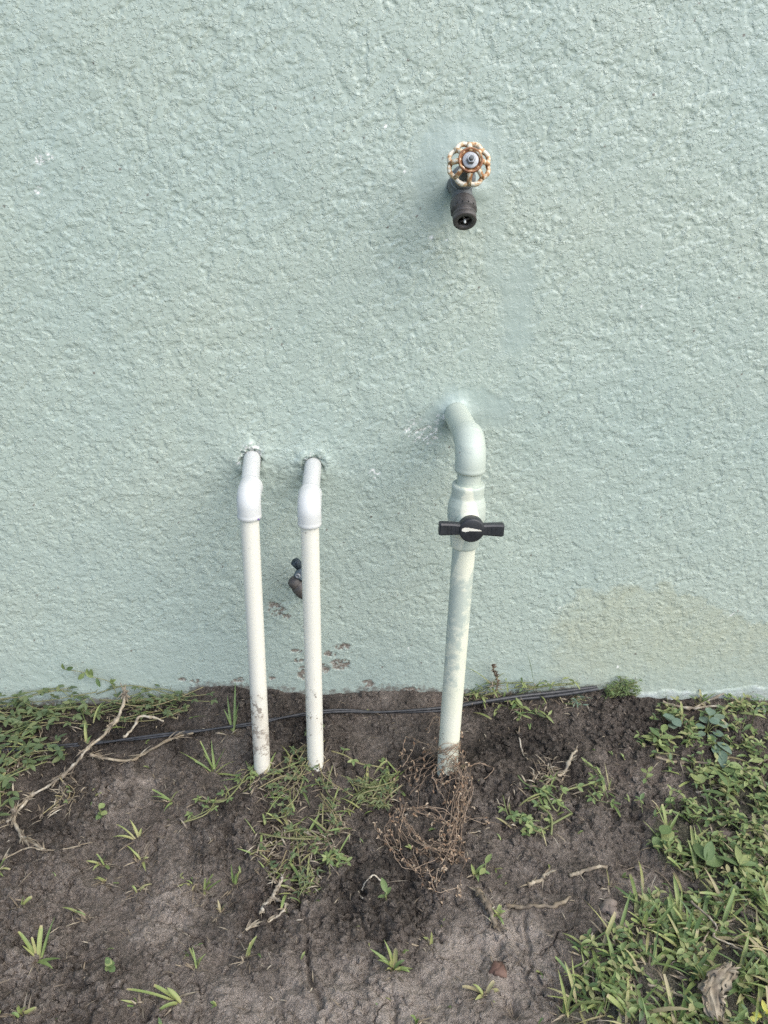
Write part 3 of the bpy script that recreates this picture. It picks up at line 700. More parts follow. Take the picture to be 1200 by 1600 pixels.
lathe(mb, vb0, spout_dir, [(0, .0130), (.001, .0152), (.003, .0166), (.007, .0172), (.017, .0171), (.0195, .0163), (.0200, .0128), (.0240, .0126), (.0243, .0148), (.0250, .0154), (.0275, .0154), (.0278, .0140), (.0288, .0140), (.0291, .0154), (.0345, .0155), (.0360, .0148), (.0362, .0096), (.030, .0092), (.022, .0091)], 36)
vb = mb.build('vacuum_breaker', M['rubber'], tp)
mb = MB(); X_, Y_, Z_ = frame(spout_dir)
for k in range(14):
    a = 2 * math.pi * k / 14; d = X_ * math.cos(a) + Y_ * math.sin(a)
    lathe(mb, vb0 + spout_dir * .0178 + d * .0155, d, [(0, .0011), (.0018, .0011)], 8)
mb.build('drain_hole', M['dark'], vb)
mb = MB(); lathe(mb, vb0 + spout_dir * .0245, spout_dir, [(0, .0098), (.001, .0098)], 24); mb.build('bore', M['dark'], vb)
mb = MB()
for a in (0, math.pi / 2):
    d = X_ * math.cos(a + .5) + Y_ * math.sin(a + .5); tube(mb, [vb0 + spout_dir * .033 - d * .0096, vb0 + spout_dir * .033 + d * .0096], .0011, 6)
mb.build('cross_bar', M['rubber'], vb)
mb = MB(); lathe(mb, vb0 + spout_dir * .029, spout_dir, [(0, .0017), (.008, .0016), (.009, .0010)], 10); mb.build('pin', M['white'], vb)
# wheel
wc = bc + hub_dir * .072; HX, HY, HZ = frame(hub_dir)
mb = MB(); rust = []
def wp_(r_, a, h_): return wc + (HX * math.cos(a) + HY * math.sin(a)) * r_ + HZ * h_
nR = 128; seg = 10; v = []; f = []
for i in range(nR):
    a = 2 * math.pi * i / nR; rr = .0253 - .0022 * abs(math.cos(4 * a)) ** 3 + .0004
    for k in range(seg):
        b_ = 2 * math.pi * k / seg; v.append(wp_(rr + .0031 * math.cos(b_), a, -.0085 + .0037 * math.sin(b_)))
for i in range(nR):
    for k in range(seg):
        i2, k2 = (i + 1) % nR, (k + 1) % seg; f.append((i * seg + k, i2 * seg + k, i2 * seg + k2, i * seg + k2))
mb.add(v, f); rust += [.15] * len(v)
for s in range(8):                                    # spokes
    a = 2 * math.pi * s / 8 + math.pi / 8 * 0 + .0
    n0 = mb.n; tube(mb, [wp_(.0115, a, .0020), wp_(.0160, a, .0012), wp_(.0205, a, -.0030), wp_(.0245, a, -.0080)], [.0040, .0033, .0030, .0033], 8); rust += [.30] * (mb.n - n0)
n0 = mb.n; lathe(mb, wc, hub_dir, [(-.008, .0085), (-.004, .0115), (.0005, .0148), (.0050, .0156), (.0064, .0150), (.0064, .0138), (.0046, .0124), (.0022, .0112), (.0020, .0040)], 48); rust += [.85] * (mb.n - n0)
wheel = mb.build('handwheel', M['rust'], tp, attrs={'rust': rust})
mb = MB(); lathe(mb, wc + hub_dir * .0032, hub_dir, [(0, .0096), (.0004, .0100), (.0018, .0100), (.0022, .0094), (.0022, .005)], 36); mb.build('washer', M['steel'], wheel)
mb = MB(); lathe(mb, wc + hub_dir * .0052, hub_dir, [(0, .0056), (.0045, .0056), (.0052, .0050), (.0052, .0032), (.0035, .0030)], 6); mb.build('nut', M['steel'], wheel, smooth=False)
mb = MB(); lathe(mb, wc + hub_dir * .0085, hub_dir, [(0, .0028), (.0042, .0028), (.0048, .0022)], 16); mb.build('stem_end', M['iron'], wheel)

# ------------------------------------------------------------------ low tap half hidden behind the right white pipe
L0 = Vector(LOWTAP)
lt = thing('hose_tap', L0, 'small dark brown tap low on the wall, half hidden behind a white pipe', 'tap')
mb = MB(); k0 = Vector((-0.0798, -0.0300, 0.2685))
lathe(mb, L0 + Vector((0, .006, 0)), (0, -1, 0), [(0, .013), (.008, .013), (.009, .0105), (.05, .0105)], 24)
tube(mb, smooth_path([L0 + Vector((0, -.03, 0)), Vector((-0.0742, -0.0500, 0.2791)), Vector((-0.0803, -0.0550, 0.2701))], 4), .0105, 16)
for s in (0, 1):
    lathe(mb, Vector((-0.0810, -0.0520, 0.2906)), Vector((-.5, -.3, .8)), [(0, .008), (.010, .0085), (.012, .0075)], 6)
mb.build('tap_body', M['blue'], lt)
mb = MB(); lathe(mb, Vector((-0.0814, -0.0660, 0.2807)), (-.25, -.95, .1), [(0, .0042), (.003, .0042), (.0042, .0034), (.0042, .0020), (.002, .0018)], 16); mb.build('screw', M['steel'], lt)
mb = MB(); d = (Vector((-0.0705, -0.0580, 0.2436)) - Vector((-0.0885, -0.0580, 0.2648))).normalized()
lathe(mb, Vector((-0.0934, -0.0580, 0.2707)), d, [(-.001, .002), (.0, .006), (.003, .0098), (.007, .0112), (.013, .0112), (.0145, .0104), (.0155, .0125), (.020, .0135), (.032, .0135), (.034, .012), (.042, .012)], 32)
vb2 = mb.build('vacuum_breaker', M['rubber'], lt)
mb = MB(); lathe(mb, Vector((-0.0847, -0.0580, 0.2519)), (-.35, -.1, -.93), [(0, .003), (.008, .003), (.009, .0022)], 14); mb.build('set_screw', M['rubber'], vb2)

# ------------------------------------------------------------------ cable
cp = [Vector(p) for p in [(-0.6266, -0.1064, -0.0351), (-0.5544, -0.1029, -0.0340), (-0.4822, -0.0966, -0.0313), (-0.3873, -0.0911, -0.0280), (-0.2807, -0.0822, -0.0208), (-0.1679, -0.0667, -0.0176), (-0.1190, -0.0550, -0.0153), (-0.0297, -0.0429, -0.0124), (0.0612, -0.0386, -0.0073), (0.1647, -0.0320, -0.0056), (0.2057, -0.0269, -0.0044), (0.2937, -0.0203, 0.0006), (0.3763, -0.0151, 0.0069), (0.4507, -0.0120, 0.0135)]]
cp = smooth_path([on(p) for p in cp], 12)
cb = MB(); n = len(cp)
for s in range(2):
    pts = []; rad = []
    for i, p in enumerate(cp):
        t = i / (n - 1); rr = .0021 + .0014 * sst(.60, .75, np.array(t)); ph = 34 * t * (1 - .35 * t) + s * math.pi
        tt = (cp[min(i + 1, n - 1)] - cp[max(i - 1, 0)]).normalized(); x_ = tt.cross(Vector((0, 0, 1))).normalized(); y_ = x_.cross(tt)
        pts.append(p + (x_ * math.cos(ph) + y_ * math.sin(ph)) * rr * .85); rad.append(rr)
    tube(cb, pts, rad, 10)
tag(cb.build('cable', M['cable'], origin=cp[0]), 'twisted black cable lying along the soil behind the pipes', 'cable')

# ------------------------------------------------------------------ grass tufts (each blade a part)
def tuft(label, base, blades, w=.006, tint=.6, bow=.010, name='grass_tuft', cat='grass tuft', group='grass tufts in the bare soil', mat='grass'):
    r = random.Random(len(label) * 7 + int(abs(base[0]) * 1e4)); b0 = on(base, -.002)
    t = thing(name, b0, label, cat, group)
    for q in blades:
        mb = MB(); tipz = Vector(q[:3]); 
        tip = tipz + Vector((0, 0, max(0, float(relief(np.array([tipz.x]), np.array([tipz.y]))[0]))))
        floor = float(ground_z(np.array([tip.x]), np.array([tip.y]))[0]) + .003
        tip.z = max(tip.z, floor)
        ww = w * r.uniform(.4, .85)
        blade(mb, b0 + Vector((r.uniform(-.003, .003), r.uniform(-.003, .003), 0)), tip, ww, bow * r.uniform(.0, 1.0), tint + r.uniform(-.40, .22), r.uniform(.35, .9), 8, r.uniform(-1.2, 1.2), r.choice((.1, .2, .5, 2.2, 2.6)))
        mb.build('blade', M[mat], t)
    mb = MB()                                         # dead leaf bases and straw at the crown
    for k in range(r.randint(8, 16)):
        az = r.uniform(0, 6.28); L = r.uniform(.006, .030); p = b0 + Vector((r.gauss(0, .004), r.gauss(0, .004), .001)); q = p + Vector((math.cos(az) * L, math.sin(az) * L, r.uniform(.0, .008)))
        q.y = min(q.y, -.006); q.z = max(q.z, float(ground_z(np.array([q.x]), np.array([q.y]))[0]) + .001); blade(mb, p, q, r.uniform(.0008, .0026), .002, r.uniform(.1, .9), .5, 4, r.uniform(-2, 2), .3)
    mb.build('dead_blades', M['straw'], t, kind='stuff')
    return t
TUFTS = [
 ('tuft of wide upright blades near the bottom left corner', (-0.3919, -0.4690, -0.0599), [(-0.3777, -0.4350, -0.0251), (-0.3926, -0.4449, -0.0295), (-0.4169, -0.4565, -0.0288), (-0.4079, -0.4681, -0.0394), (-0.3656, -0.4889, -0.0475), (-0.4008, -0.4578, -0.0300), (-0.3606, -0.4746, -0.0441)], .0072, .62),
 ('tall narrow grass blades standing behind the left white pipe', (-0.2012, -0.0775, -0.0261), [(-0.1988, -0.0317, 0.0446), (-0.2128, -0.0368, 0.0213), (-0.1918, -0.0461, 0.0172), (-0.2182, -0.0533, 0.0027), (-0.1917, -0.0680, 0.0071)], .0055, .72),
 ('splayed grass tuft just left of the left white pipe', (-0.2237, -0.1422, -0.0421), [(-0.2500, -0.1142, -0.0055), (-0.2060, -0.1266, -0.0091), (-0.2846, -0.1188, -0.0251), (-0.1887, -0.1382, -0.0288), (-0.2304, -0.1153, -0.0009), (-0.1754, -0.1653, -0.0396), (-0.2398, -0.1390, -0.0112), (-0.2555, -0.1355, -0.0300)], .0065, .66),
 ('three blade sprout left of the weeds by the pipes', (-0.2783, -0.2107, -0.0502), [(-0.3126, -0.1935, -0.0344), (-0.3105, -0.2081, -0.0376), (-0.2672, -0.2052, -0.0361), (-0.2871, -0.2327, -0.0466)], .0065, .58),
 ('cut pale sprout with stubby blades on bare soil', (-0.3156, -0.2788, -0.0554), [(-0.3503, -0.2637, -0.0345), (-0.3298, -0.2615, -0.0321), (-0.3520, -0.2787, -0.0443), (-0.3110, -0.2699, -0.0443)], .0065, .36),
 ('small dull sprout below the cut pale one', (-0.3018, -0.3125, -0.0561), [(-0.3276, -0.2951, -0.0491), (-0.3182, -0.3055, -0.0469), (-0.2909, -0.3339, -0.0539), (-0.2909, -0.3155, -0.0468)], .0045, .30),
 ('low green sprout on smooth soil left of centre', (-0.3569, -0.3187, -0.0565), [(-0.3794, -0.3167, -0.0493), (-0.3661, -0.3315, -0.0519), (-0.3523, -0.3138, -0.0446), (-0.3655, -0.3136, -0.0406), (-0.3421, -0.3303, -0.0515)], .0050, .62),
 ('flat two blade sprout with a straw root', (-0.3420, -0.3463, -0.0582), [(-0.3624, -0.3470, -0.0519), (-0.3563, -0.3472, -0.0468), (-0.3239, -0.3522, -0.0545)], .0045, .50),
 ('tiny yellowish sprout on a soil crack', (-0.2942, -0.3660, -0.0578), [(-0.3040, -0.3620, -0.0498), (-0.2848, -0.3653, -0.0502), (-0.2756, -0.3599, -0.0518), (-0.2973, -0.3727, -0.0535)], .0042, .42),
 ('single wide blade curving out of the dark crumbs at left', (-0.4393, -0.3986, -0.0589), [(-0.4247, -0.3924, -0.0379), (-0.4341, -0.3949, -0.0395)], .0060, .66),
 ('broad blade lying on the soil above the corner tuft', (-0.3537, -0.4091, -0.0584), [(-0.3890, -0.3920, -0.0530), (-0.3665, -0.4045, -0.0492)], .0060, .70),
 ('pointed green tuft beside a soil crack', (-0.2041, -0.3664, -0.0588), [(-0.1891, -0.3600, -0.0322), (-0.1934, -0.3612, -0.0455), (-0.1800, -0.3610, -0.0436), (-0.1998, -0.3617, -0.0373)], .0055, .60),
 ('flat pale blades on soil beside the pointed tuft', (-0.2169, -0.3587, -0.0575), [(-0.2408, -0.3628, -0.0545), (-0.2300, -0.3575, -0.0511), (-0.2194, -0.3680, -0.0540)], .0050, .40),
 ('short upright blade pair under the weed clump', (-0.1633, -0.3530, -0.0584), [(-0.1666, -0.3479, -0.0269), (-0.1537, -0.3491, -0.0382), (-0.1585, -0.3533, -0.0383)], .0055, .66),
 ('curled thin sprout right of the pointed tuft', (-0.1744, -0.3986, -0.0592), [(-0.1803, -0.3886, -0.0468), (-0.1671, -0.3959, -0.0470), (-0.1810, -0.3980, -0.0536)], .0040, .45),
 ('long arched pair of blades at the bottom', (-0.2039, -0.5240, -0.0598), [(-0.2670, -0.5216, -0.0513), (-0.2265, -0.5411, -0.0564), (-0.2366, -0.5154, -0.0386), (-0.2201, -0.5172, -0.0459)], .0075, .66),
 ('small flat blade pair below the arched ones', (-0.2526, -0.5284, -0.0604), [(-0.2729, -0.5296, -0.0554), (-0.2635, -0.5358, -0.0535), (-0.2576, -0.5284, -0.0509)], .0060, .74),
 ('slim sprout with a white cut stem', (-0.1916, -0.4809, -0.0597), [(-0.1808, -0.4747, -0.0391), (-0.2001, -0.4651, -0.0394), (-0.1864, -0.4798, -0.0414), (-0.2059, -0.4572, -0.0520)], .0055, .58),
 ('lone leaning blade between two grooves', (-0.1292, -0.4734, -0.0606), [(-0.1182, -0.4597, -0.0378), (-0.1261, -0.4647, -0.0451)], .0060, .68),
 ('stray short blades at the very bottom left edge', (-0.3856, -0.5439, -0.0609), [(-0.3851, -0.5435, -0.0398), (-0.3780, -0.5392, -0.0490), (-0.3676, -0.5379, -0.0549), (-0.3943, -0.5444, -0.0529)], .0070, .62),
 ('bushy cut tuft below the dry brown tangle', (0.0564, -0.4907, -0.0594), [(0.0257, -0.4765, -0.0351), (0.0435, -0.4727, -0.0243), (0.0594, -0.4820, -0.0290), (0.0803, -0.4932, -0.0523), (0.0689, -0.4896, -0.0403), (0.0353, -0.4854, -0.0446), (0.0494, -0.4883, -0.0295), (0.0753, -0.4962, -0.0549), (0.0463, -0.4964, -0.0535)], .0075, .62),
 ('two leaved seedling blade below the tangle', (0.1046, -0.4542, -0.0603), [(0.1063, -0.4532, -0.0377), (0.0963, -0.4512, -0.0543)], .0075, .66),
 ('pale cut blades lying near the reddish stone', (0.1667, -0.5249, -0.0604), [(0.1384, -0.5206, -0.0536), (0.1510, -0.5192, -0.0491), (0.1781, -0.5178, -0.0476), (0.1767, -0.5390, -0.0565), (0.1522, -0.5354, -0.0561), (0.1840, -0.5231, -0.0543)], .0065, .42),
 ('blade poking in at the bottom edge', (0.0769, -0.5616, -0.0596), [(0.0709, -0.5615, -0.0399), (0.0818, -0.5608, -0.0471)], .0065, .66),
 ('leafy sprout at the lower right of the tangle', (0.1996, -0.4193, -0.0596), [(0.1920, -0.4170, -0.0451), (0.2110, -0.4185, -0.0464), (0.2055, -0.4329, -0.0550), (0.1870, -0.4286, -0.0524), (0.2053, -0.4119, -0.0469)], .0065, .68),
 ('long blade leaning on the wall right of the green pipe', (0.2558, -0.0120, 0.0272), [(0.2048, -0.0120, 0.0650), (0.2794, -0.0120, 0.0518), (0.2296, -0.0120, 0.0192)], .0060, .66),
 ('single curved blade standing against the wall by the cable', (0.3363, -0.0120, 0.0150), [(0.3136, -0.0120, 0.0950), (0.3458, -0.0120, 0.0372), (0.3536, -0.0120, 0.0288)], .0050, .70),
 ('broad blade upright in the left weeds', (-0.4425, -0.0963, -0.0363), [(-0.4496, -0.0714, 0.0002), (-0.4360, -0.0871, -0.0143)], .0070, .62),
 ('thin grass sprig at the right end of the mid weeds', (0.4208, -0.1991, -0.0501), [(0.4192, -0.1689, -0.0159), (0.4100, -0.1687, -0.0266), (0.4264, -0.2188, -0.0448), (0.4271, -0.1898, -0.0280)], .0040, .50),
 ('lone thin blade by the dry sticks', (0.3688, -0.3742, -0.0574), [(0.3627, -0.3675, -0.0374), (0.3643, -0.3741, -0.0374)], .0035, .62),
 ('narrow blades on the left soil edge', (-0.5012, -0.3296, -0.0577), [(-0.4866, -0.3259, -0.0374), (-0.4794, -0.3342, -0.0456), (-0.4858, -0.3426, -0.0507)], .0060, .60),
 ('low leafy blades left of the mid weeds', (0.1799, -0.3519, -0.0573), [(0.1744, -0.3465, -0.0456), (0.1953, -0.3430, -0.0451), (0.2016, -0.3528, -0.0519), (0.1834, -0.3637, -0.0539)], .0075, .70),
 ('dull sprig by the lone crack at the right', (0.3005, -0.4745, -0.0599), [(0.2855, -0.4748, -0.0470), (0.3026, -0.4701, -0.0395), (0.3134, -0.4745, -0.0484)], .0055, .62),
]
for lab, base, bl, ww, tn in TUFTS: tuft(lab, base, bl, ww, tn)

# ------------------------------------------------------------------ runners, sticks, roots
def stick(label, pts, rad, name='dry_stick', cat='stick', tint=.55, mat='straw', shreds=0, seg=7, group=None, knots=True):
    r = random.Random(len(label) * 3 + int(abs(pts[0][0]) * 1e4)); P = smooth_path([on(p, rad * .6) for p in pts], 6); n = len(P)
    base = P[0]; mb = MB()
    rr = []; tt = []
    for i in range(n):
        k = 1.0 + (.8 if knots and i % 9 == 0 else 0) + r.uniform(-.25, .25); rr.append(rad * k * (1 - .25 * i / n)); tt.append(tint + r.uniform(-.2, .2) - (.2 if i % 9 == 0 else 0))
        P[i] = P[i] + Vector((r.uniform(-1, 1), r.uniform(-1, 1), 0)) * rad * .55
    tube(mb, P, rr, seg, tt)
    if not shreds: return tag(mb.build(name, M[mat], origin=base), label, cat, group)
    t = thing(name, base, label, cat, group); mb.build('stalk', M[mat], t)
    sh = MB()
    for k in range(shreds):
        i = r.choice([j for j in range(n) if j % 9 < 3]); p = P[i]
        d = (P[min(i + 1, n - 1)] - P[max(i - 1, 0)]).normalized() * r.choice((1, 1, -1))
        q = p + d * r.uniform(.006, .022) + Vector((r.uniform(-.010, .010), r.uniform(-.010, .010), r.uniform(-.004, .008)))
        blade(sh, p, q, r.uniform(.0012, .0032), .002, r.uniform(.4, 1.0), .5, 4, r.uniform(-2, 2), .1)
    sh.build('sheath_shreds', M['straw'], t, kind='stuff'); return t
stick('long grey dead runner crossing the left weeds down to bare soil', [(-0.3962, -0.0120, 0.0203), (-0.3956, -0.0445, 0.0080), (-0.4081, -0.0913, -0.0058), (-0.4281, -0.1297, -0.0211), (-0.4484, -0.1474, -0.0291), (-0.4769, -0.1686, -0.0358), (-0.5024, -0.1888, -0.0400), (-0.5154, -0.2178, -0.0430), (-0.5241, -0.2375, -0.0491)], .0026, 'dead_runner', 'runner', .8, shreds=120)
stick('ragged dead runner end bending down at the left', [(-0.5213, -0.2176, -0.0431), (-0.5024, -0.2529, -0.0469), (-0.4767, -0.2774, -0.0501), (-0.4457, -0.2973, -0.0524)], .0026, 'dead_runner', 'runner', .75, shreds=70)
stick('greenish straw runner lying between left weeds and left pipe', [(-0.4267, -0.1332, -0.0341), (-0.3703, -0.1357, -0.0384), (-0.3428, -0.1174, -0.0334), (-0.3081, -0.0993, -0.0279), (-0.2672, -0.0844, -0.0193)], .0021, 'dead_runner', 'runner', .55, shreds=50)
stick('pale arched straw stalk in the left weeds', [(-0.3814, -0.0880, -0.0253), (-0.3684, -0.0751, -0.0143), (-0.3623, -0.0612, -0.0066), (-0.3430, -0.0595, -0.0055), (-0.3213, -0.0623, -0.0146)], .0024, 'dead_stalk', 'stalk', .85)
stick('thin straw strand across the left soil edge', [(-0.4993, -0.3143, -0.0524), (-0.4822, -0.2965, -0.0497), (-0.4635, -0.2958, -0.0459), (-0.4441, -0.3003, -0.0491), (-0.4168, -0.3007, -0.0520), (-0.3947, -0.2949, -0.0512)], .0011, 'dead_stalk', 'stalk', .55, shreds=6)
stick('upper dry stick on the soil right of the tangle', [(0.2548, -0.3651, -0.0544), (0.2708, -0.3585, -0.0524), (0.2862, -0.3482, -0.0520)], .0030, 'dry_stick', 'stick', .7, shreds=10)
stick('straight barky stick beside the upper dry stick', [(0.3153, -0.3589, -0.0533), (0.3355, -0.3532, -0.0528), (0.3552, -0.3496, -0.0524), (0.3739, -0.3445, -0.0536)], .0026, 'dry_stick', 'stick', .6)
stick('lower brown stick half sunk in the soil', [(0.2155, -0.3995, -0.0574), (0.2349, -0.3999, -0.0563), (0.2592, -0.4034, -0.0565), (0.2839, -0.4044, -0.0561), (0.3085, -0.3919, -0.0546)], .0028, 'dry_stick', 'stick', .40)
stick('forked pale twig lying at the foot of the wall', [(0.5757, -0.0162, -0.0135), (0.6014, -0.0250, -0.0157), (0.6356, -0.0299, -0.0182), (0.6739, -0.0299, -0.0187)], .0028, 'dry_twig', 'twig', .8)
stick('short pale twig leaning on the wall foot at right', [(0.6318, -0.0272, -0.0173), (0.6557, -0.0195, -0.0121), (0.6887, -0.0120, -0.0039)], .0020, 'dry_twig', 'twig', .8)
stick('brown twig with a pale tip above the right lawn', [(0.5165, -0.1429, -0.0407), (0.5460, -0.1457, -0.0388), (0.5786, -0.1466, -0.0372), (0.6145, -0.1523, -0.0411)], .0026, 'dry_twig', 'twig', .5)
stick('flat straw piece at the top edge of the lawn', [(0.5788, -0.2455, -0.0488), (0.5931, -0.2546, -0.0481), (0.6072, -0.2606, -0.0503)], .0026, 'dry_twig', 'twig', .85)
stick('pale root sprouting from the mid right weeds', [(0.3450, -0.1695, -0.0408), (0.3599, -0.1588, -0.0345), (0.3713, -0.1463, -0.0295), (0.3828, -0.1377, -0.0236)], .0027, 'dead_stalk', 'stalk', .8, shreds=10)
stick('small knotted root lying above the mid right weeds', [(0.2916, -0.0900, -0.0295), (0.2947, -0.1091, -0.0329), (0.2959, -0.1255, -0.0353), (0.2992, -0.1427, -0.0395)], .0014, 'dead_stalk', 'stalk', .85, shreds=5)
stick('thin loop of brown stem right of the tangle', [(0.2002, -0.1594, -0.0390), (0.2140, -0.1583, -0.0348), (0.2302, -0.1630, -0.0336), (0.2343, -0.1776, -0.0366), (0.2211, -0.1835, -0.0417), (0.2044, -0.1836, -0.0439)], .0009, 'dead_stalk', 'stalk', .55, 'wiry')
stick('white arched root below the central weeds', [(0.0177, -0.3742, -0.0566), (0.0231, -0.3672, -0.0500), (0.0341, -0.3611, -0.0499), (0.0449, -0.3652, -0.0530), (0.0482, -0.3733, -0.0561)], .0013, 'dead_root', 'root', .95)
stick('thin pale root hanging on a soil ridge', [(0.0122, -0.3775, -0.0549), (0.0156, -0.3905, -0.0543), (0.0208, -0.3957, -0.0556), (0.0279, -0.3967, -0.0571)], .0010, 'dead_root', 'root', .9)
stick('knobbly pale root at the bottom of the central weeds', [(-0.1197, -0.4062, -0.0554), (-0.1137, -0.3966, -0.0527), (-0.1075, -0.3869, -0.0498), (-0.1000, -0.3722, -0.0503), (-0.0939, -0.3595, -0.0504)], .0030, 'dead_root', 'root', .85, shreds=16)
stick('branching root tip under the central weeds', [(-0.1061, -0.3841, -0.0532), (-0.0933, -0.3917, -0.0543), (-0.0772, -0.3974, -0.0554)], .0017, 'dead_root', 'root', .8, shreds=6)
stick('thin root trailing to the bottom of the central weeds', [(-0.1364, -0.4326, -0.0579), (-0.1228, -0.4256, -0.0553), (-0.1049, -0.4180, -0.0558), (-0.0868, -0.4075, -0.0548)], .0020, 'dead_root', 'root', .75, shreds=10)
stick('split dry stump below the tangle', [(0.1800, -0.3859, -0.0552), (0.1858, -0.4040, -0.0510), (0.1902, -0.4204, -0.0531), (0.1949, -0.4352, -0.0566)], .0040, 'dead_root', 'root', .40, shreds=26)
stick('thin straw across the soil right of the tangle', [(0.1761, -0.2840, -0.0522), (0.1923, -0.2801, -0.0515), (0.2128, -0.2749, -0.0523)], .0010, 'dead_stalk', 'stalk', .6)
stick('thin twig running into the lawn at the lower right', [(0.4268, -0.3341, -0.0539), (0.4486, -0.3527, -0.0541), (0.4579, -0.3772, -0.0541), (0.4655, -0.3955, -0.0553)], .0011, 'dry_twig', 'twig', .35)
stick('long pale bent stalk lying in the lawn', [(0.4674, -0.4149, -0.0395), (0.4807, -0.4408, -0.0374), (0.4843, -0.4563, -0.0374), (0.4752, -0.4697, -0.0391), (0.4986, -0.4829, -0.0418), (0.5209, -0.5073, -0.0453)], .0015, 'dead_stalk', 'stalk', .75)
stick('brown side stalk branching in the lawn', [(0.5170, -0.4416, -0.0450), (0.4889, -0.4516, -0.0411), (0.4680, -0.4645, -0.0431), (0.4516, -0.4815, -0.0490)], .0013, 'dead_stalk', 'stalk', .45)
stick('grey twig near the bottom of the lawn', [(0.3652, -0.5296, -0.0489), (0.3872, -0.5342, -0.0468), (0.4049, -0.5414, -0.0464), (0.4345, -0.5554, -0.0503)], .0014, 'dry_twig', 'twig', .65)
stick('white dry twig above the right lawn edge', [(0.5647, -0.2042, -0.0457), (0.5790, -0.2000, -0.0445), (0.6101, -0.1934, -0.0459)], .0012, 'dry_twig', 'twig', .95)

# dead seed stalk at the wall right of the green pipe
sp = on((0.2577, -0.0120, 0.0019)); sp.y = -.024; sp.z = float(ground_z(np.array([sp.x]), np.array([sp.y]))[0]); t = thing('dead_seed_stalk', sp, 'upright brown dead seed stalk against the wall right of the green pipe', 'weed')
P = smooth_path([sp, sp + Vector((.004, .004, .022)), sp + Vector((.008, .008, .045)), sp + Vector((.001, .008, .066)), sp + Vector((-.004, .008, .082))], 5)
mb = MB(); tube(mb, P, [.0022 - .0012 * i / len(P) for i in range(len(P))], 7, .45); mb.build('stalk', M['straw'], t)
mb = MB()
for k in range(70):
    i = int(len(P) * (.35 + .64 * rnd.random())); i = min(i, len(P) - 1); d = Vector((rnd.uniform(-1, 1), rnd.uniform(-1, .2), rnd.uniform(-.2, 1))).normalized()
    blade(mb, P[i], P[i] + d * rnd.uniform(.004, .009), .0024, .001, rnd.uniform(.1, .6), .6, 4, 1, .2)
mb.build('husks', M['wiry'], t, kind='stuff')

# ------------------------------------------------------------------ leafy weeds
def weed(name, label, guides, n=3, spread=.012, lift=.018, leaf=(.009, .014), kind='oval', mat='weed', step=.016, stem_r=.0007, cat='weed', group=None, maxleaf=260, tri=True, stem_tint=.6, extra_blades=0, straw=0):
    r = random.Random(len(label) * 11 + int(abs(guides[0][0][0]) * 1e4))
    b0 = on(guides[0][0]); t = thing(name, b0, label, cat, group); st = MB(); nl = 0; pts_all = []
    for g in guides:
        for k in range(n):
            P = [on(p, r.uniform(.15, 1.1) * lift) + Vector((r.gauss(0, spread), r.gauss(0, spread), 0)) for p in g]
            for p in P: p.z = max(p.z, float(ground_z(np.array([p.x]), np.array([p.y]))[0]) + .001); p.y = min(p.y, -.004)
            P = smooth_path(P, 5); tube(st, P, [stem_r * r.uniform(.8, 1.5)] * len(P), 5, stem_tint + r.uniform(-.4, .3)); pts_all += P
            acc = 0
            for i in range(1, len(P)):
                acc += (P[i] - P[i - 1]).length
                if acc > step * r.uniform(.5, 1.5) and nl < maxleaf:
                    acc = 0; d = (P[i] - P[i - 1]).normalized(); az = r.uniform(0, 6.28)
                    pe = Vector((math.cos(az), math.sin(az), r.uniform(.2, 1.0))).normalized()
                    q = P[i] + pe * r.uniform(.003, .010); tube(st, [P[i], (P[i] + q) / 2 + Vector((0, 0, .001)), q], stem_r * .7, 4, stem_tint)
                    if tri:
                        for da in (-1.25, 0, 1.25):
                            dd = Vector((math.cos(az + da), math.sin(az + da), r.uniform(-.35, .35)))
                            add_leaf(t, q, dd, r.uniform(*leaf) * (1.1 if da == 0 else .95), kind, mat, None, r); nl += 1
                    else:
                        for da in ((0, math.pi) if r.random() < .6 else (r.uniform(-1, 1),)):
                            dd = Vector((math.cos(az + da), math.sin(az + da), r.uniform(-.2, .5)))
                            add_leaf(t, q, dd, r.uniform(*leaf), kind, mat, None, r); nl += 1
    st.build('stems', M['stem'], t, kind='stuff')
    if extra_blades:
        for k in range(extra_blades):
            p = r.choice(pts_all); p = Vector((p.x + r.gauss(0, .008), p.y + r.gauss(0, .008), 0)); p.y = min(p.y, -.006); p.z = float(ground_z(np.array([p.x]), np.array([p.y]))[0])
            az = r.uniform(0, 6.28); L = r.uniform(.016, .045); q = p + Vector((math.cos(az) * L, math.sin(az) * L, r.uniform(.004, .026))); q.y = min(q.y, -.004)
            q.z = max(q.z, float(ground_z(np.array([q.x]), np.array([q.y]))[0]) + .004)
            eb = MB(); blade(eb, p, q, r.uniform(.0016, .0046), r.uniform(.002, .012), r.uniform(.1, .95), .5, 6, r.uniform(-1.6, 1.6), r.choice((.1, .4, 2.4))); eb.build('blade', M['grass'], t)
    if straw:
        eb = MB()
        for k in range(straw):
            p = r.choice(pts_all); p = Vector((p.x + r.gauss(0, .010), p.y + r.gauss(0, .010), 0)); p.y = min(p.y, -.006); p.z = float(ground_z(np.array([p.x]), np.array([p.y]))[0]) + r.uniform(.001, .008)
            az = r.uniform(0, 6.28); L = r.uniform(.008, .028); q = p + Vector((math.cos(az) * L, math.sin(az) * L, r.uniform(-.002, .006)))
            q.z = max(q.z, float(ground_z(np.array([q.x]), np.array([q.y]))[0]) + .001)
            blade(eb, p, q, r.uniform(.0010, .0026), .004, r.uniform(.2, 1.0), .5, 5, r.uniform(-2, 2), .2)
        eb.build('dead_blades', M['straw'], t, kind='stuff')
    return t
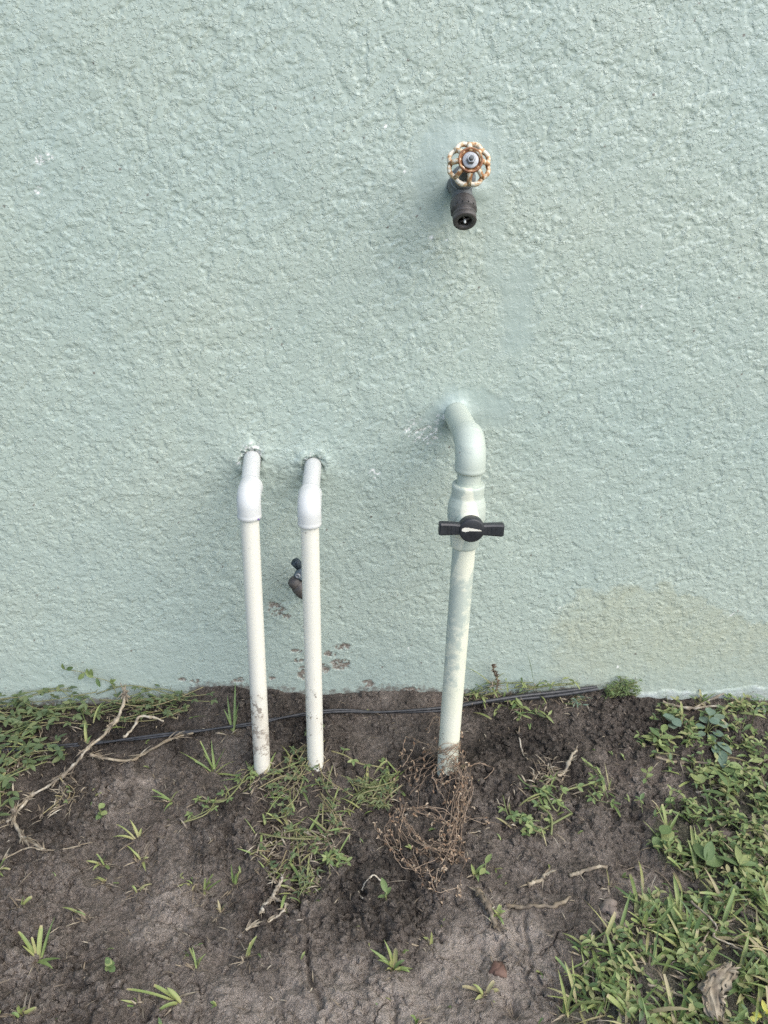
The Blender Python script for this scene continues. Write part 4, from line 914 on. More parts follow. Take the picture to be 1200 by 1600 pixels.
# left ground cover, three patches one can tell apart
weed('clover_patch', 'clover patch along the wall foot at the far left', [
    [(-0.6524, -0.0181, -0.0255), (-0.5983, -0.0120, -0.0199), (-0.5310, -0.0120, -0.0181), (-0.4616, -0.0120, -0.0023)], [(-0.6298, -0.0474, -0.0301), (-0.5689, -0.0332, -0.0258), (-0.5037, -0.0284, -0.0224), (-0.4379, -0.0231, -0.0178)], [(-0.6188, -0.0120, -0.0098), (-0.5507, -0.0120, -0.0011), (-0.4939, -0.0120, 0.0064)], [(-0.5800, -0.0635, -0.0314), (-0.5185, -0.0520, -0.0281), (-0.4650, -0.0471, -0.0260)]],
    3, .013, .022, (.010, .016), mat='clover', step=.024, straw=80, extra_blades=14)
weed('clover_patch', 'thin stemmed clover around the top of the grey dead runner', [
    [(-0.4508, -0.0120, -0.0053), (-0.3934, -0.0120, 0.0051), (-0.3379, -0.0120, -0.0012), (-0.2984, -0.0148, -0.0081)], [(-0.4392, -0.0184, -0.0172), (-0.3721, -0.0161, -0.0144), (-0.3141, -0.0235, -0.0150)], [(-0.4147, -0.0492, -0.0251), (-0.3533, -0.0517, -0.0240), (-0.2875, -0.0451, -0.0165)], [(-0.4310, -0.0234, -0.0078), (-0.3462, -0.0260, -0.0043), (-0.2565, -0.0367, 0.0013)]],
    3, .010, .022, (.007, .012), mat='clover', step=.024, stem_tint=.5, straw=60, extra_blades=12)
weed('clover_patch', 'dense leafy weeds on the left edge below the cable', [
    [(-0.6179, -0.1036, -0.0377), (-0.5803, -0.0913, -0.0354), (-0.5403, -0.0845, -0.0351)], [(-0.5996, -0.1490, -0.0447), (-0.5739, -0.1365, -0.0431), (-0.5358, -0.1123, -0.0384)], [(-0.5713, -0.1939, -0.0494), (-0.5509, -0.1696, -0.0465), (-0.5197, -0.1439, -0.0442)], [(-0.6342, -0.0628, -0.0311), (-0.5774, -0.0706, -0.0324), (-0.5359, -0.0653, -0.0307)], [(-0.5398, -0.1447, -0.0431), (-0.5157, -0.1253, -0.0409), (-0.4800, -0.1061, -0.0380)], [(-0.5534, -0.2375, -0.0523), (-0.5407, -0.2091, -0.0510), (-0.5336, -0.1888, -0.0485)]],
    3, .014, .030, (.010, .018), mat='clover', step=.022, straw=90, extra_blades=26)
for lab, pts in (('clover sprig climbing the wall above the left weeds', [(-0.4124, -0.0120, 0.0150), (-0.4204, -0.0120, 0.0411), (-0.4477, -0.0120, 0.0522), (-0.4661, -0.0120, 0.0631), (-0.4960, -0.0120, 0.0688)]),):
    r = random.Random(4); P0 = [Vector(p) for p in pts]
    for p in P0: p.y = min(p.y, -.012)
    P = smooth_path(P0, 5); t = thing('clover_sprig', P[0], lab, 'weed'); mb = MB(); tube(mb, P, .0006, 5, .4); mb.build('stem', M['stem'], t)
    for i in (4, 5, 9, 10, 11, 12, 14, 19, 20):
        i = min(i, len(P) - 1); az = r.uniform(0, 6.28); add_leaf(t, P[i], Vector((math.cos(az), -.25, math.sin(az))), r.uniform(.013, .019), 'oval', 'weed', Vector((r.uniform(-.3, .3), -1, .4)), r)
# central clump
weed('weed_clump', 'weed clump with curling stems at the foot of the white pipes', [
    [(-0.0493, -0.1403, -0.0431), (-0.0802, -0.1595, -0.0455), (-0.1158, -0.1731, -0.0457), (-0.1297, -0.1911, -0.0485)], [(-0.0592, -0.1603, -0.0451), (-0.0887, -0.1912, -0.0493), (-0.1173, -0.2166, -0.0507)], [(-0.0484, -0.1676, -0.0455), (-0.0372, -0.1985, -0.0501), (-0.0163, -0.2309, -0.0521)], [(-0.0706, -0.1368, -0.0323), (-0.0886, -0.1528, -0.0312), (-0.1111, -0.1624, -0.0355)],
    [(-0.0777, -0.2050, -0.0496), (-0.0958, -0.2357, -0.0520), (-0.1044, -0.2534, -0.0535)], [(-0.0472, -0.2047, -0.0506), (-0.0261, -0.2436, -0.0523), (-0.0159, -0.2620, -0.0534)], [(-0.0811, -0.1337, -0.0213), (-0.0597, -0.1328, -0.0118), (-0.0541, -0.1377, -0.0023)]],
    3, .010, .028, (.005, .010), mat='clover', step=.026, stem_tint=.3, straw=240, extra_blades=60)
weed('weed_clump', 'dark leafy weed branch reaching right towards the brown tangle', [
    [(-0.0013, -0.2207, -0.0520), (0.0244, -0.2010, -0.0490), (0.0562, -0.1755, -0.0470), (0.0690, -0.1717, -0.0468)], [(0.0139, -0.2213, -0.0517), (0.0447, -0.2070, -0.0504), (0.0616, -0.1959, -0.0481)], [(0.0039, -0.1816, -0.0469), (0.0350, -0.1881, -0.0482), (0.0662, -0.1850, -0.0477)], [(0.0291, -0.2219, -0.0515), (0.0442, -0.2226, -0.0512), (0.0598, -0.2142, -0.0504)]],
    4, .007, .020, (.006, .012), 'lance', 'clover', step=.014, tri=True, straw=50, extra_blades=26)
weed('trailing_weed', 'single trailing weed stem running right from the right white pipe', [[(-0.0333, -0.1341, -0.0219), (-0.0066, -0.1425, -0.0231), (0.0146, -0.1507, -0.0297), (0.0409, -0.1567, -0.0356), (0.0547, -0.1566, -0.0387)]], 1, .002, .004, (.007, .011), step=.02, stem_r=.001)
weed('weed_clump', 'sparse yellowish weeds below the main central clump', [
    [(-0.1035, -0.2649, -0.0547), (-0.0730, -0.2888, -0.0562), (-0.0620, -0.3180, -0.0568)], [(-0.1254, -0.2881, -0.0555), (-0.0922, -0.2873, -0.0548), (-0.0538, -0.2919, -0.0560)], [(-0.1374, -0.3100, -0.0571), (-0.1100, -0.3023, -0.0561)], [(-0.0723, -0.3016, -0.0553), (-0.0777, -0.3346, -0.0567), (-0.0706, -0.3615, -0.0575)], [(-0.1082, -0.3224, -0.0570), (-0.0977, -0.3386, -0.0580), (-0.0914, -0.3606, -0.0579)], [(-0.0597, -0.2667, -0.0540), (-0.0404, -0.2610, -0.0538), (-0.0160, -0.2555, -0.0535)]],
    3, .010, .018, (.005, .010), mat='clover', step=.034, stem_tint=.25, straw=190, extra_blades=26)
weed('weed_clump', 'row of small bright green leaves at the edge of central soil hump', [
    [(-0.0474, -0.3344, -0.0579), (-0.0319, -0.3262, -0.0574), (-0.0152, -0.3225, -0.0569)], [(-0.0376, -0.3520, -0.0570), (-0.0195, -0.3466, -0.0575), (-0.0113, -0.3359, -0.0572)]], 3, .006, .014, (.007, .011), step=.016, straw=30)
weed('weed_clump', 'small upright green weed at the bottom of the central weeds', [[(-0.0635, -0.3773, -0.0578), (-0.0597, -0.3645, -0.0581), (-0.0567, -0.3516, -0.0582)], [(-0.0673, -0.3885, -0.0590), (-0.0609, -0.3752, -0.0578), (-0.0578, -0.3667, -0.0580)]], 3, .006, .02, (.007, .012), 'lance', 'clover', step=.018, straw=40, extra_blades=10)
weed('weed_clump', 'vine of small leaves wandering left from the left white pipe', [[(-0.1434, -0.1531, -0.0379), (-0.1675, -0.1704, -0.0404), (-0.1847, -0.1965, -0.0421), (-0.2031, -0.2099, -0.0448), (-0.2380, -0.2108, -0.0458)], [(-0.1607, -0.1404, -0.0409), (-0.1522, -0.1716, -0.0463), (-0.1713, -0.1842, -0.0475)], [(-0.2084, -0.2213, -0.0466), (-0.2177, -0.2433, -0.0480), (-0.2496, -0.2561, -0.0510)]],
    2, .005, .008, (.006, .010), step=.026, stem_r=.0009, stem_tint=.5, straw=24, extra_blades=4)
# mid right clump
weed('weed_clump', 'runner weed with looping green stems between tangle and lawn', [
    [(0.2694, -0.1917, -0.0350), (0.2812, -0.2064, -0.0375), (0.3095, -0.2194, -0.0390), (0.3317, -0.2344, -0.0409), (0.3466, -0.2467, -0.0475)], [(0.3466, -0.2467, -0.0475), (0.3216, -0.2657, -0.0488), (0.2969, -0.2784, -0.0508)], [(0.3054, -0.2916, -0.0502), (0.3098, -0.2628, -0.0436), (0.2929, -0.2390, -0.0408)],
    [(0.3090, -0.2225, -0.0413), (0.3240, -0.2457, -0.0428), (0.3406, -0.2187, -0.0390), (0.3800, -0.1947, -0.0345), (0.4058, -0.1903, -0.0365)]],
    1, .002, .004, (.009, .013), step=.05, stem_r=.0013, stem_tint=.75, straw=20)
weed('weed_clump', 'small leaved patch inside the looping runner weed', [
    [(0.2480, -0.2240, -0.0517), (0.2522, -0.2556, -0.0535), (0.2787, -0.2723, -0.0540)], [(0.2559, -0.2622, -0.0534), (0.2773, -0.2795, -0.0556), (0.2958, -0.2845, -0.0548)], [(0.2943, -0.1993, -0.0499), (0.3090, -0.2274, -0.0525)], [(0.3144, -0.1799, -0.0482), (0.3187, -0.2070, -0.0498)], [(0.3788, -0.2170, -0.0509), (0.3961, -0.2294, -0.0525)], [(0.2771, -0.2319, -0.0514), (0.3065, -0.2381, -0.0525)]],
    3, .008, .014, (.009, .014), step=.020, straw=50, extra_blades=6)
weed('weed_clump', 'drooping green shoot at the right of the looping runner weed', [[(0.3901, -0.1631, -0.0259), (0.4025, -0.1804, -0.0293), (0.4084, -0.1982, -0.0345), (0.4154, -0.2137, -0.0442)], [(0.4104, -0.1920, -0.0350), (0.4043, -0.2005, -0.0403), (0.4038, -0.2108, -0.0439)]], 2, .002, .006, (.012, .018), 'lance', step=.016, tri=False, extra_blades=3)
weed('straw_clump', 'tuft of cut dry straw stubble above the looping runner weed', [[(0.3327, -0.1595, -0.0442), (0.3370, -0.1693, -0.0463)], [(0.3149, -0.1772, -0.0468), (0.3281, -0.1801, -0.0470)]], 2, .004, .006, (.004, .006), step=.03, straw=70)
weed('straw_clump', 'frayed dry root clump under the grey dead runner', [[(-0.4599, -0.1694, -0.0459), (-0.4432, -0.1843, -0.0482), (-0.4430, -0.2070, -0.0501)], [(-0.4684, -0.2191, -0.0507), (-0.4601, -0.2063, -0.0504), (-0.4561, -0.1971, -0.0489)]], 2, .005, .010, (.004, .006), step=.05, straw=60, stem_tint=.1)
weed('straw_clump', 'pale straw tuft in the left edge weeds', [[(-0.5473, -0.1376, -0.0226), (-0.5419, -0.1404, -0.0335)]], 2, .003, .010, (.004, .006), step=.05, straw=50)
# along the cable, right of the green pipe
weed('weed_clump', 'low leaves hanging below the cable right of the green pipe', [[(0.2590, -0.0258, -0.0159), (0.2813, -0.0318, -0.0172), (0.3039, -0.0358, -0.0187)], [(0.2954, -0.0171, -0.0118), (0.3007, -0.0403, -0.0194), (0.2959, -0.0552, -0.0244)], [(0.3342, -0.0289, -0.0146), (0.3388, -0.0469, -0.0204), (0.3477, -0.0599, -0.0242)]], 2, .005, .010, (.014, .022), 'lance', step=.016, tri=False, straw=10)
weed('weed_clump', 'weeds squeezed between the cable and the wall', [[(0.2252, -0.0120, -0.0033), (0.2711, -0.0120, 0.0102), (0.3292, -0.0120, 0.0151)], [(0.2952, -0.0120, 0.0014), (0.3524, -0.0120, 0.0176), (0.4106, -0.0120, 0.0225)], [(0.2020, -0.0130, -0.0079), (0.2368, -0.0120, -0.0006)]], 3, .006, .014, (.010, .018), 'lance', step=.03, tri=False, straw=70, extra_blades=14)
weed('weed_clump', 'silvery dead leaves under the free end of the cable', [[(0.3943, -0.0211, -0.0101), (0.4112, -0.0253, -0.0128), (0.4269, -0.0174, -0.0077)], [(0.4036, -0.0164, -0.0081), (0.4199, -0.0120, -0.0060)]], 3, .005, .006, (.008, .014), 'lance', 'grey_leaf', .012, tri=False, straw=20)
weed('moss_plant', 'fine feathery bright green plant where the cable ends at the wall', [[(0.4672, -0.0120, -0.0037), (0.4835, -0.0120, 0.0074), (0.5009, -0.0120, 0.0100)], [(0.4792, -0.0141, -0.0095), (0.5029, -0.0120, -0.0042), (0.5256, -0.0120, 0.0040)], [(0.4713, -0.0210, -0.0112), (0.4755, -0.0120, -0.0039)], [(0.4974, -0.0120, -0.0070), (0.5213, -0.0120, -0.0073)]],
    7, .006, .022, (.004, .007), 'pin', step=.0065, stem_tint=.9, maxleaf=290)
# rosettes
def rosette(label, c, leaves, kind='oval', mat='weed', name='broadleaf_weed', group='broadleaf weeds by the lawn'):
    r = random.Random(len(label) + int(abs(c[0]) * 1e4)); b0 = on(c, .001); t = thing(name, b0, label, 'weed', group); st = MB()
    for tip, L in leaves:
        q = on(tip, .004); d = q - b0; d.z = 0; ll = max(d.length, .008); LL = L or ll
        a = q - d.normalized() * min(LL, ll) ; a.z = max(b0.z, a.z) + .004
        tube(st, [b0, (b0 + a) / 2 + Vector((0, 0, .005)), a], .0009, 5, .6)
        dd = q - a; dd.z = r.uniform(-.1, .25) * LL
        add_leaf(t, a, dd, LL, kind, mat, Vector((r.uniform(-.3, .3), r.uniform(-.4, .1), 1)), r)
    st.build('stalks', M['stem'], t); return t
rosette('dusty blue green weed with rounded leaves near the wall at right', (0.6292, -0.0845, -0.0341), [(p, l) for p, l in zip([(0.6435, -0.0567, -0.0087), (0.6635, -0.0697, -0.0213), (0.6687, -0.0809, -0.0264), (0.6541, -0.1003, -0.0325), (0.6243, -0.0729, -0.0180), (0.6053, -0.0890, -0.0271), (0.6084, -0.1009, -0.0341), (0.6347, -0.1095, -0.0357), (0.6509, -0.0825, -0.0220), (0.6349, -0.0899, -0.0157)], (.026, .022, .02, .02, .02, .018, .018, .02, .02, .018))], 'round', 'grey_leaf')
rosette('broad leaved weed beside the feathery plant', (0.5334, -0.1143, -0.0382), [(p, .024) for p in [(0.5047, -0.1013, -0.0264), (0.5211, -0.0920, -0.0233), (0.5397, -0.0968, -0.0223), (0.5527, -0.0876, -0.0246), (0.5420, -0.1391, -0.0390), (0.5511, -0.1312, -0.0350), (0.5113, -0.1107, -0.0325), (0.5442, -0.1178, -0.0298)]], 'oval', 'weed')
rosette('young weed with pointed upright leaves at the right edge by the wall', (0.7158, -0.0732, -0.0335), [(p, .026) for p in [(0.7079, -0.0654, -0.0113), (0.7298, -0.0739, -0.0133), (0.6982, -0.0839, -0.0300), (0.7294, -0.0596, -0.0106), (0.7109, -0.0911, -0.0300)]], 'lance', 'weed')
rosette('grey green leaves behind the broad leaved weed', (0.5715, -0.0721, -0.0320), [(p, .02) for p in [(0.5686, -0.0624, -0.0200), (0.5741, -0.0784, -0.0213), (0.5670, -0.0883, -0.0298), (0.5562, -0.0715, -0.0224)]], 'round', 'grey_leaf')
rosette('long leaved stem running down towards the lawn', (0.6359, -0.1129, -0.0384), [(p, .030) for p in [(0.6301, -0.1394, -0.0348), (0.6300, -0.1605, -0.0382), (0.6173, -0.1446, -0.0383), (0.6461, -0.1327, -0.0327), (0.6209, -0.1722, -0.0411)]], 'oval', 'grey_leaf')
rosette('weed with one large flat leaf above the lawn', (0.6177, -0.1746, -0.0471), [(p, l) for p, l in zip([(0.5898, -0.1677, -0.0392), (0.5949, -0.1832, -0.0442), (0.6383, -0.1857, -0.0400), (0.6519, -0.1734, -0.0352)], (.034, .022, .032, .026))], 'oval', 'weed')
rosette('single round leaf plant at the top of the lawn', (0.5734, -0.1951, -0.0490), [(p, .018) for p in [(0.5656, -0.1843, -0.0399), (0.5773, -0.1880, -0.0421)]], 'round', 'weed')
rosette('yellowish leaves poking out of dirt at the lawn tip', (0.4890, -0.1797, -0.0480), [(p, .014) for p in [(0.4855, -0.1721, -0.0359), (0.4974, -0.1775, -0.0420), (0.4779, -0.1974, -0.0448), (0.5035, -0.1648, -0.0373)]], 'oval', 'weed')
rosette('long bladed plantain at the upper lawn edge', (0.5977, -0.2323, -0.0516), [(p, l) for p, l in zip([(0.6086, -0.1992, -0.0191), (0.5687, -0.2168, -0.0391), (0.6001, -0.2462, -0.0328), (0.5966, -0.2121, -0.0202)], (.042, .036, .03, .04))], 'lance', 'weed')
rosette('bright yellow green leaf at the left tip of the lawn', (0.4671, -0.3044, -0.0564), [(p, .022) for p in [(0.4784, -0.2942, -0.0416), (0.4826, -0.3012, -0.0472), (0.4539, -0.3173, -0.0525)]], 'round', 'weed')
rosette('large glossy leaf pair in the lawn', (0.5126, -0.3554, -0.0581), [(p, .036) for p in [(0.5116, -0.3353, -0.0371), (0.5228, -0.3402, -0.0371), (0.5228, -0.3521, -0.0443)]], 'oval', 'weed')
rosette('fan of dark ribbed leaves at the right of the lawn', (0.5579, -0.3638, -0.0574), [(p, .034) for p in [(0.5809, -0.3618, -0.0451), (0.5800, -0.3764, -0.0486), (0.5787, -0.3492, -0.0415), (0.5649, -0.3412, -0.0397), (0.5672, -0.3918, -0.0504), (0.5451, -0.3523, -0.0422)]], 'lance', 'weed')
rosette('dull leaf cluster at the right edge above the lawn', (0.6989, -0.1539, -0.0454), [(p, .02) for p in [(0.6805, -0.1553, -0.0356), (0.7108, -0.1476, -0.0346), (0.6860, -0.1821, -0.0416), (0.7063, -0.1709, -0.0385)]], 'oval', 'weed')
rosette('small leaves at the far right wall foot', (0.7589, -0.0261, -0.0257), [(p, .022) for p in [(0.7312, -0.0268, -0.0104), (0.7450, -0.0204, -0.0040), (0.7663, -0.0264, -0.0055), (0.7690, -0.0405, -0.0176), (0.7353, -0.0426, -0.0211), (0.7517, -0.0493, -0.0247)]], 'lance', 'grey_leaf')
rosette('pair of upright leaves on crumbs below the tangle', (0.0500, -0.3962, -0.0585), [(p, l) for p, l in zip([(0.0473, -0.3891, -0.0423), (0.0401, -0.3979, -0.0536), (0.0535, -0.3921, -0.0487)], (.020, .012, .014))], 'oval', 'weed')
rosette('tiny round leaved seedling near the corner tuft', (-0.2969, -0.4889, -0.0597), [(p, .010) for p in [(-0.3007, -0.4842, -0.0544), (-0.2915, -0.4892, -0.0548), (-0.2881, -0.4965, -0.0563), (-0.2982, -0.4941, -0.0570), (-0.2941, -0.4898, -0.0515)]], 'round', 'weed')
rosette('dark clover seedling left of the cut pale sprout', (-0.3801, -0.2374, -0.0527), [(p, .011) for p in [(-0.3847, -0.2463, -0.0487), (-0.3768, -0.2329, -0.0469), (-0.3709, -0.2408, -0.0495), (-0.3834, -0.2364, -0.0458)]], 'round', 'weed')
rosette('lone green leaf at the right foot of the tangle', (0.1944, -0.3481, -0.0570), [(p, .018) for p in [(0.1993, -0.3417, -0.0467), (0.1880, -0.3573, -0.0539)]], 'oval', 'weed')

# ------------------------------------------------------------------ dry brown tangle at the green pipe
r = random.Random(21); t0 = on((0.1718, -0.1399, -0.0423)); tg = thing('dry_tangle', t0, 'brown dry wiry weed tangle piled round the green pipe foot', 'weed')
TG = [([(0.1725, -0.1655, 0.0043), (0.1806, -0.1937, -0.0195), (0.1704, -0.2291, -0.0319), (0.1598, -0.2848, -0.0407), (0.1503, -0.3326, -0.0465), (0.1443, -0.3826, -0.0518)], 26, .006),
      ([(0.1621, -0.1553, -0.0136), (0.1849, -0.2073, -0.0201), (0.1732, -0.2540, -0.0336), (0.1462, -0.3000, -0.0372), (0.1335, -0.3320, -0.0468)], 16, .008),
      ([(0.0747, -0.2491, -0.0335), (0.0633, -0.2823, -0.0409), (0.0739, -0.3150, -0.0447), (0.1051, -0.3363, -0.0450), (0.1338, -0.3279, -0.0425), (0.1567, -0.3087, -0.0410)], 22, .009),
      ([(0.0959, -0.3348, -0.0426), (0.1073, -0.3627, -0.0453), (0.1122, -0.3802, -0.0499), (0.1317, -0.3903, -0.0509), (0.1445, -0.3973, -0.0553)], 10, .007),
      ([(0.0775, -0.2516, -0.0338), (0.1106, -0.2644, -0.0244), (0.1386, -0.2770, -0.0252), (0.1570, -0.2892, -0.0361)], 8, .010),
      ([(0.0771, -0.2581, -0.0338), (0.0985, -0.2996, -0.0365), (0.1326, -0.3323, -0.0276), (0.1573, -0.3244, -0.0368)], 16, .012),
      ([(0.1633, -0.1390, -0.0010), (0.1376, -0.1680, -0.0153), (0.1036, -0.1639, -0.0250), (0.0969, -0.1881, -0.0362), (0.0846, -0.2194, -0.0393)], 7, .010),
      ([(0.1647, -0.1651, 0.0146), (0.1546, -0.1152, 0.0127), (0.1344, -0.0826, 0.0001), (0.1256, -0.0866, -0.0102)], 7, .010),
      ([(0.1659, -0.1812, 0.0128), (0.1336, -0.1378, -0.0015), (0.1102, -0.1411, -0.0117), (0.0984, -0.1637, -0.0251)], 8, .011),
      ([(0.1706, -0.1815, 0.0026), (0.1406, -0.1801, -0.0178), (0.1442, -0.2096, -0.0302), (0.1588, -0.2418, -0.0323)], 9, .010),
      ([(0.1432, -0.1315, -0.0111), (0.1374, -0.1517, -0.0231), (0.1176, -0.1877, -0.0329), (0.0954, -0.2117, -0.0404)], 6, .009)]
sm, hk = MB(), MB(); pts_all = []
for g, n, sprd in TG:
    for k in range(int(n * .75)):
        i0 = r.randrange(0, max(1, len(g) - 3)); i1 = r.randrange(i0 + 2, len(g) + 1) if i0 + 2 < len(g) else len(g)
        P = []
        ox, oy = r.gauss(0, sprd), r.gauss(0, sprd)
        for p in g[i0:i1]:
            q = Vector(p) + Vector((ox + r.gauss(0, sprd * .7), oy + r.gauss(0, sprd * .7), r.uniform(-.006, .012))); P.append(q)
        P = smooth_path(P, 6)
        for j in range(len(P)):
            P[j] += Vector((r.gauss(0, .0011), r.gauss(0, .0011), r.gauss(0, .0011)))
            P[j].z = max(P[j].z, float(ground_z(np.array([P[j].x]), np.array([P[j].y]))[0]) + .0015)
        tube(sm, P, [r.uniform(.00032, .00062)] * len(P), 4, r.uniform(.2, 1.0), cap=False); pts_all += P
for k in range(60):                                    # fine side twigs
    p = r.choice(pts_all); d = Vector((r.gauss(0, 1), r.gauss(0, 1), r.gauss(0, .6))).normalized(); L = r.uniform(.012, .035)
    P = smooth_path([p, p + d * L * .5 + Vector((0, 0, .003)), p + d * L + Vector((r.gauss(0, .006), r.gauss(0, .006), -.003))], 4)
    for q in P: q.z = max(q.z, float(ground_z(np.array([q.x]), np.array([q.y]))[0]) + .001)
    tube(sm, P, .0004, 3, r.uniform(.3, 1), cap=False); pts_all += P[-2:] * 6
for k in range(760):
    p = r.choice(pts_all); d = Vector((r.gauss(0, 1), r.gauss(0, 1), r.gauss(0, .8))).normalized(); L = r.uniform(.003, .0065)
    blade(hk, p, p + d * L, L * .5, .0008, r.uniform(.0, 1.0), .7, 4, r.uniform(-1, 1), .2)
for k in range(10):
    a = r.uniform(-2.6, -.4); rr = .0195; z_ = b3.z + r.uniform(.0, .045); P = []
    for j in range(12):
        aa = a + (j - 6) * .22; P.append(Vector((b3.x + rr * math.cos(aa), b3.y + rr * math.sin(aa) - .002, z_ + .02 * math.sin(j / 11 * 3.1) + r.gauss(0, .001))))
    tube(sm, P, .0006, 4, r.uniform(.3, 1), cap=False)
sm.build('wiry_stems', M['wiry'], tg, kind='stuff'); hk.build('seed_husks', M['husk'], tg, kind='stuff')

# ------------------------------------------------------------------ lawn at the lower right
r = random.Random(33); gx = MB(); lv = MB(); sx_ = MB(); dd_ = MB()
xs = [p[0] for p in LAWN]; ys = [p[1] for p in LAWN]
cand = np.column_stack([np.array([r.uniform(min(xs), max(xs) + .12) for _ in range(9000)]), np.array([r.uniform(min(ys), -.012) for _ in range(9000)])])
dn = fbm(cand[:, 0], cand[:, 1], .05, 2, 55); keep = in_poly(cand[:, 0] + .028 * fbm(cand[:, 0], cand[:, 1], .035, 3, 57), cand[:, 1] + .028 * fbm(cand[:, 0], cand[:, 1], .03, 2, 58), LAWN) & (dn > -.12)
LAWN2 = [(0.7893, -0.0120, 0.0063), (0.6899, -0.0120, -0.0096), (0.5827, -0.0120, -0.0168), (0.5206, -0.0564, -0.0269), (0.4986, -0.1243, -0.0400), (0.5695, -0.1993, -0.0490), (0.6614, -0.2829, -0.0553)]
keep |= in_poly(cand[:, 0], cand[:, 1], LAWN2) & (dn > -.05) & (np.array([r.random() for _ in range(9000)]) < .60)
keep &= cand[:, 1] < -.012
cand = cand[keep]; cz = ground_z(cand[:, 0], cand[:, 1]); lush = sst(-.22, -.42, cand[:, 1])
for (x_, y_), z_, lu in zip(cand, cz, lush):
    p = Vector((x_, y_, z_ - .001)); az = r.uniform(0, 6.28); k = r.random(); u_ = r.random()
    if k < .50 * (.45 + .55 * lu):
        L = r.uniform(.016, .062) * (.70 + .35 * lu); el = r.uniform(.05, 1.0) ** 1.4
        q = p + Vector((math.cos(az) * L * math.cos(el * .9), math.sin(az) * L * math.cos(el * .9), max(.006, L * math.sin(el * .9))))
        blade(gx, p, q, r.uniform(.0018, .0064), r.uniform(.002, .014), r.choice((r.uniform(.0, .4), r.uniform(.3, 1.0), r.uniform(.4, 1.0))), r.uniform(.2, .8), 6, r.uniform(-1.6, 1.6), r.choice((.1, .3, .6, 2.4)))
    elif k < .78:
        # creeping broadleaf sprig: short stem, pairs of oval leaves
        h_ = r.uniform(.006, .024); top = p + Vector((r.uniform(-.012, .012), r.uniform(-.012, .012), h_)); tube(sx_, [p, top], .0006, 4, .7, cap=False)
        for s in range(r.choice((2, 3, 4))):
            a = az + s * 1.9 + r.uniform(-.3, .3); L = r.uniform(.007, .014); v, f = leaf_geom(L, L * r.uniform(.38, .6), r.uniform(.1, .6), r.uniform(-.1, .35), r.uniform(.2, .8), 5)
            m = leaf_matrix(top, Vector((math.cos(a), math.sin(a), r.uniform(-.1, .6))), Vector((r.uniform(-.4, .4), r.uniform(-.4, .4), 1)), 1)
            tn = r.uniform(.0, 1.0); lv.add([m @ Vector(q) for q in v], f, tn)
    else:
        L = r.uniform(.012, .045); q = p + Vector((math.cos(az) * L, math.sin(az) * L, r.uniform(.002, .014))); blade(dd_, p, q, r.uniform(.0008, .0030), .005, r.uniform(.2, 1.0), .5, 5, r.uniform(-2, 2), .2)
o = gx.build('grass', M['grass'], kind='stuff'); o['label'] = 'broad bladed lawn grass mixed with straw at the lower right'
o = dd_.build('dead_grass', M['straw'], kind='stuff'); o['label'] = 'dead tan straw mixed into the lawn grass'
o = lv.build('lawn_leaves', M['weed'], kind='stuff'); o['label'] = 'small oval creeping leaves among the lawn grass'
o = sx_.build('lawn_stems', M['stem'], kind='stuff'); o['label'] = 'short green stems of the creeping lawn weeds'

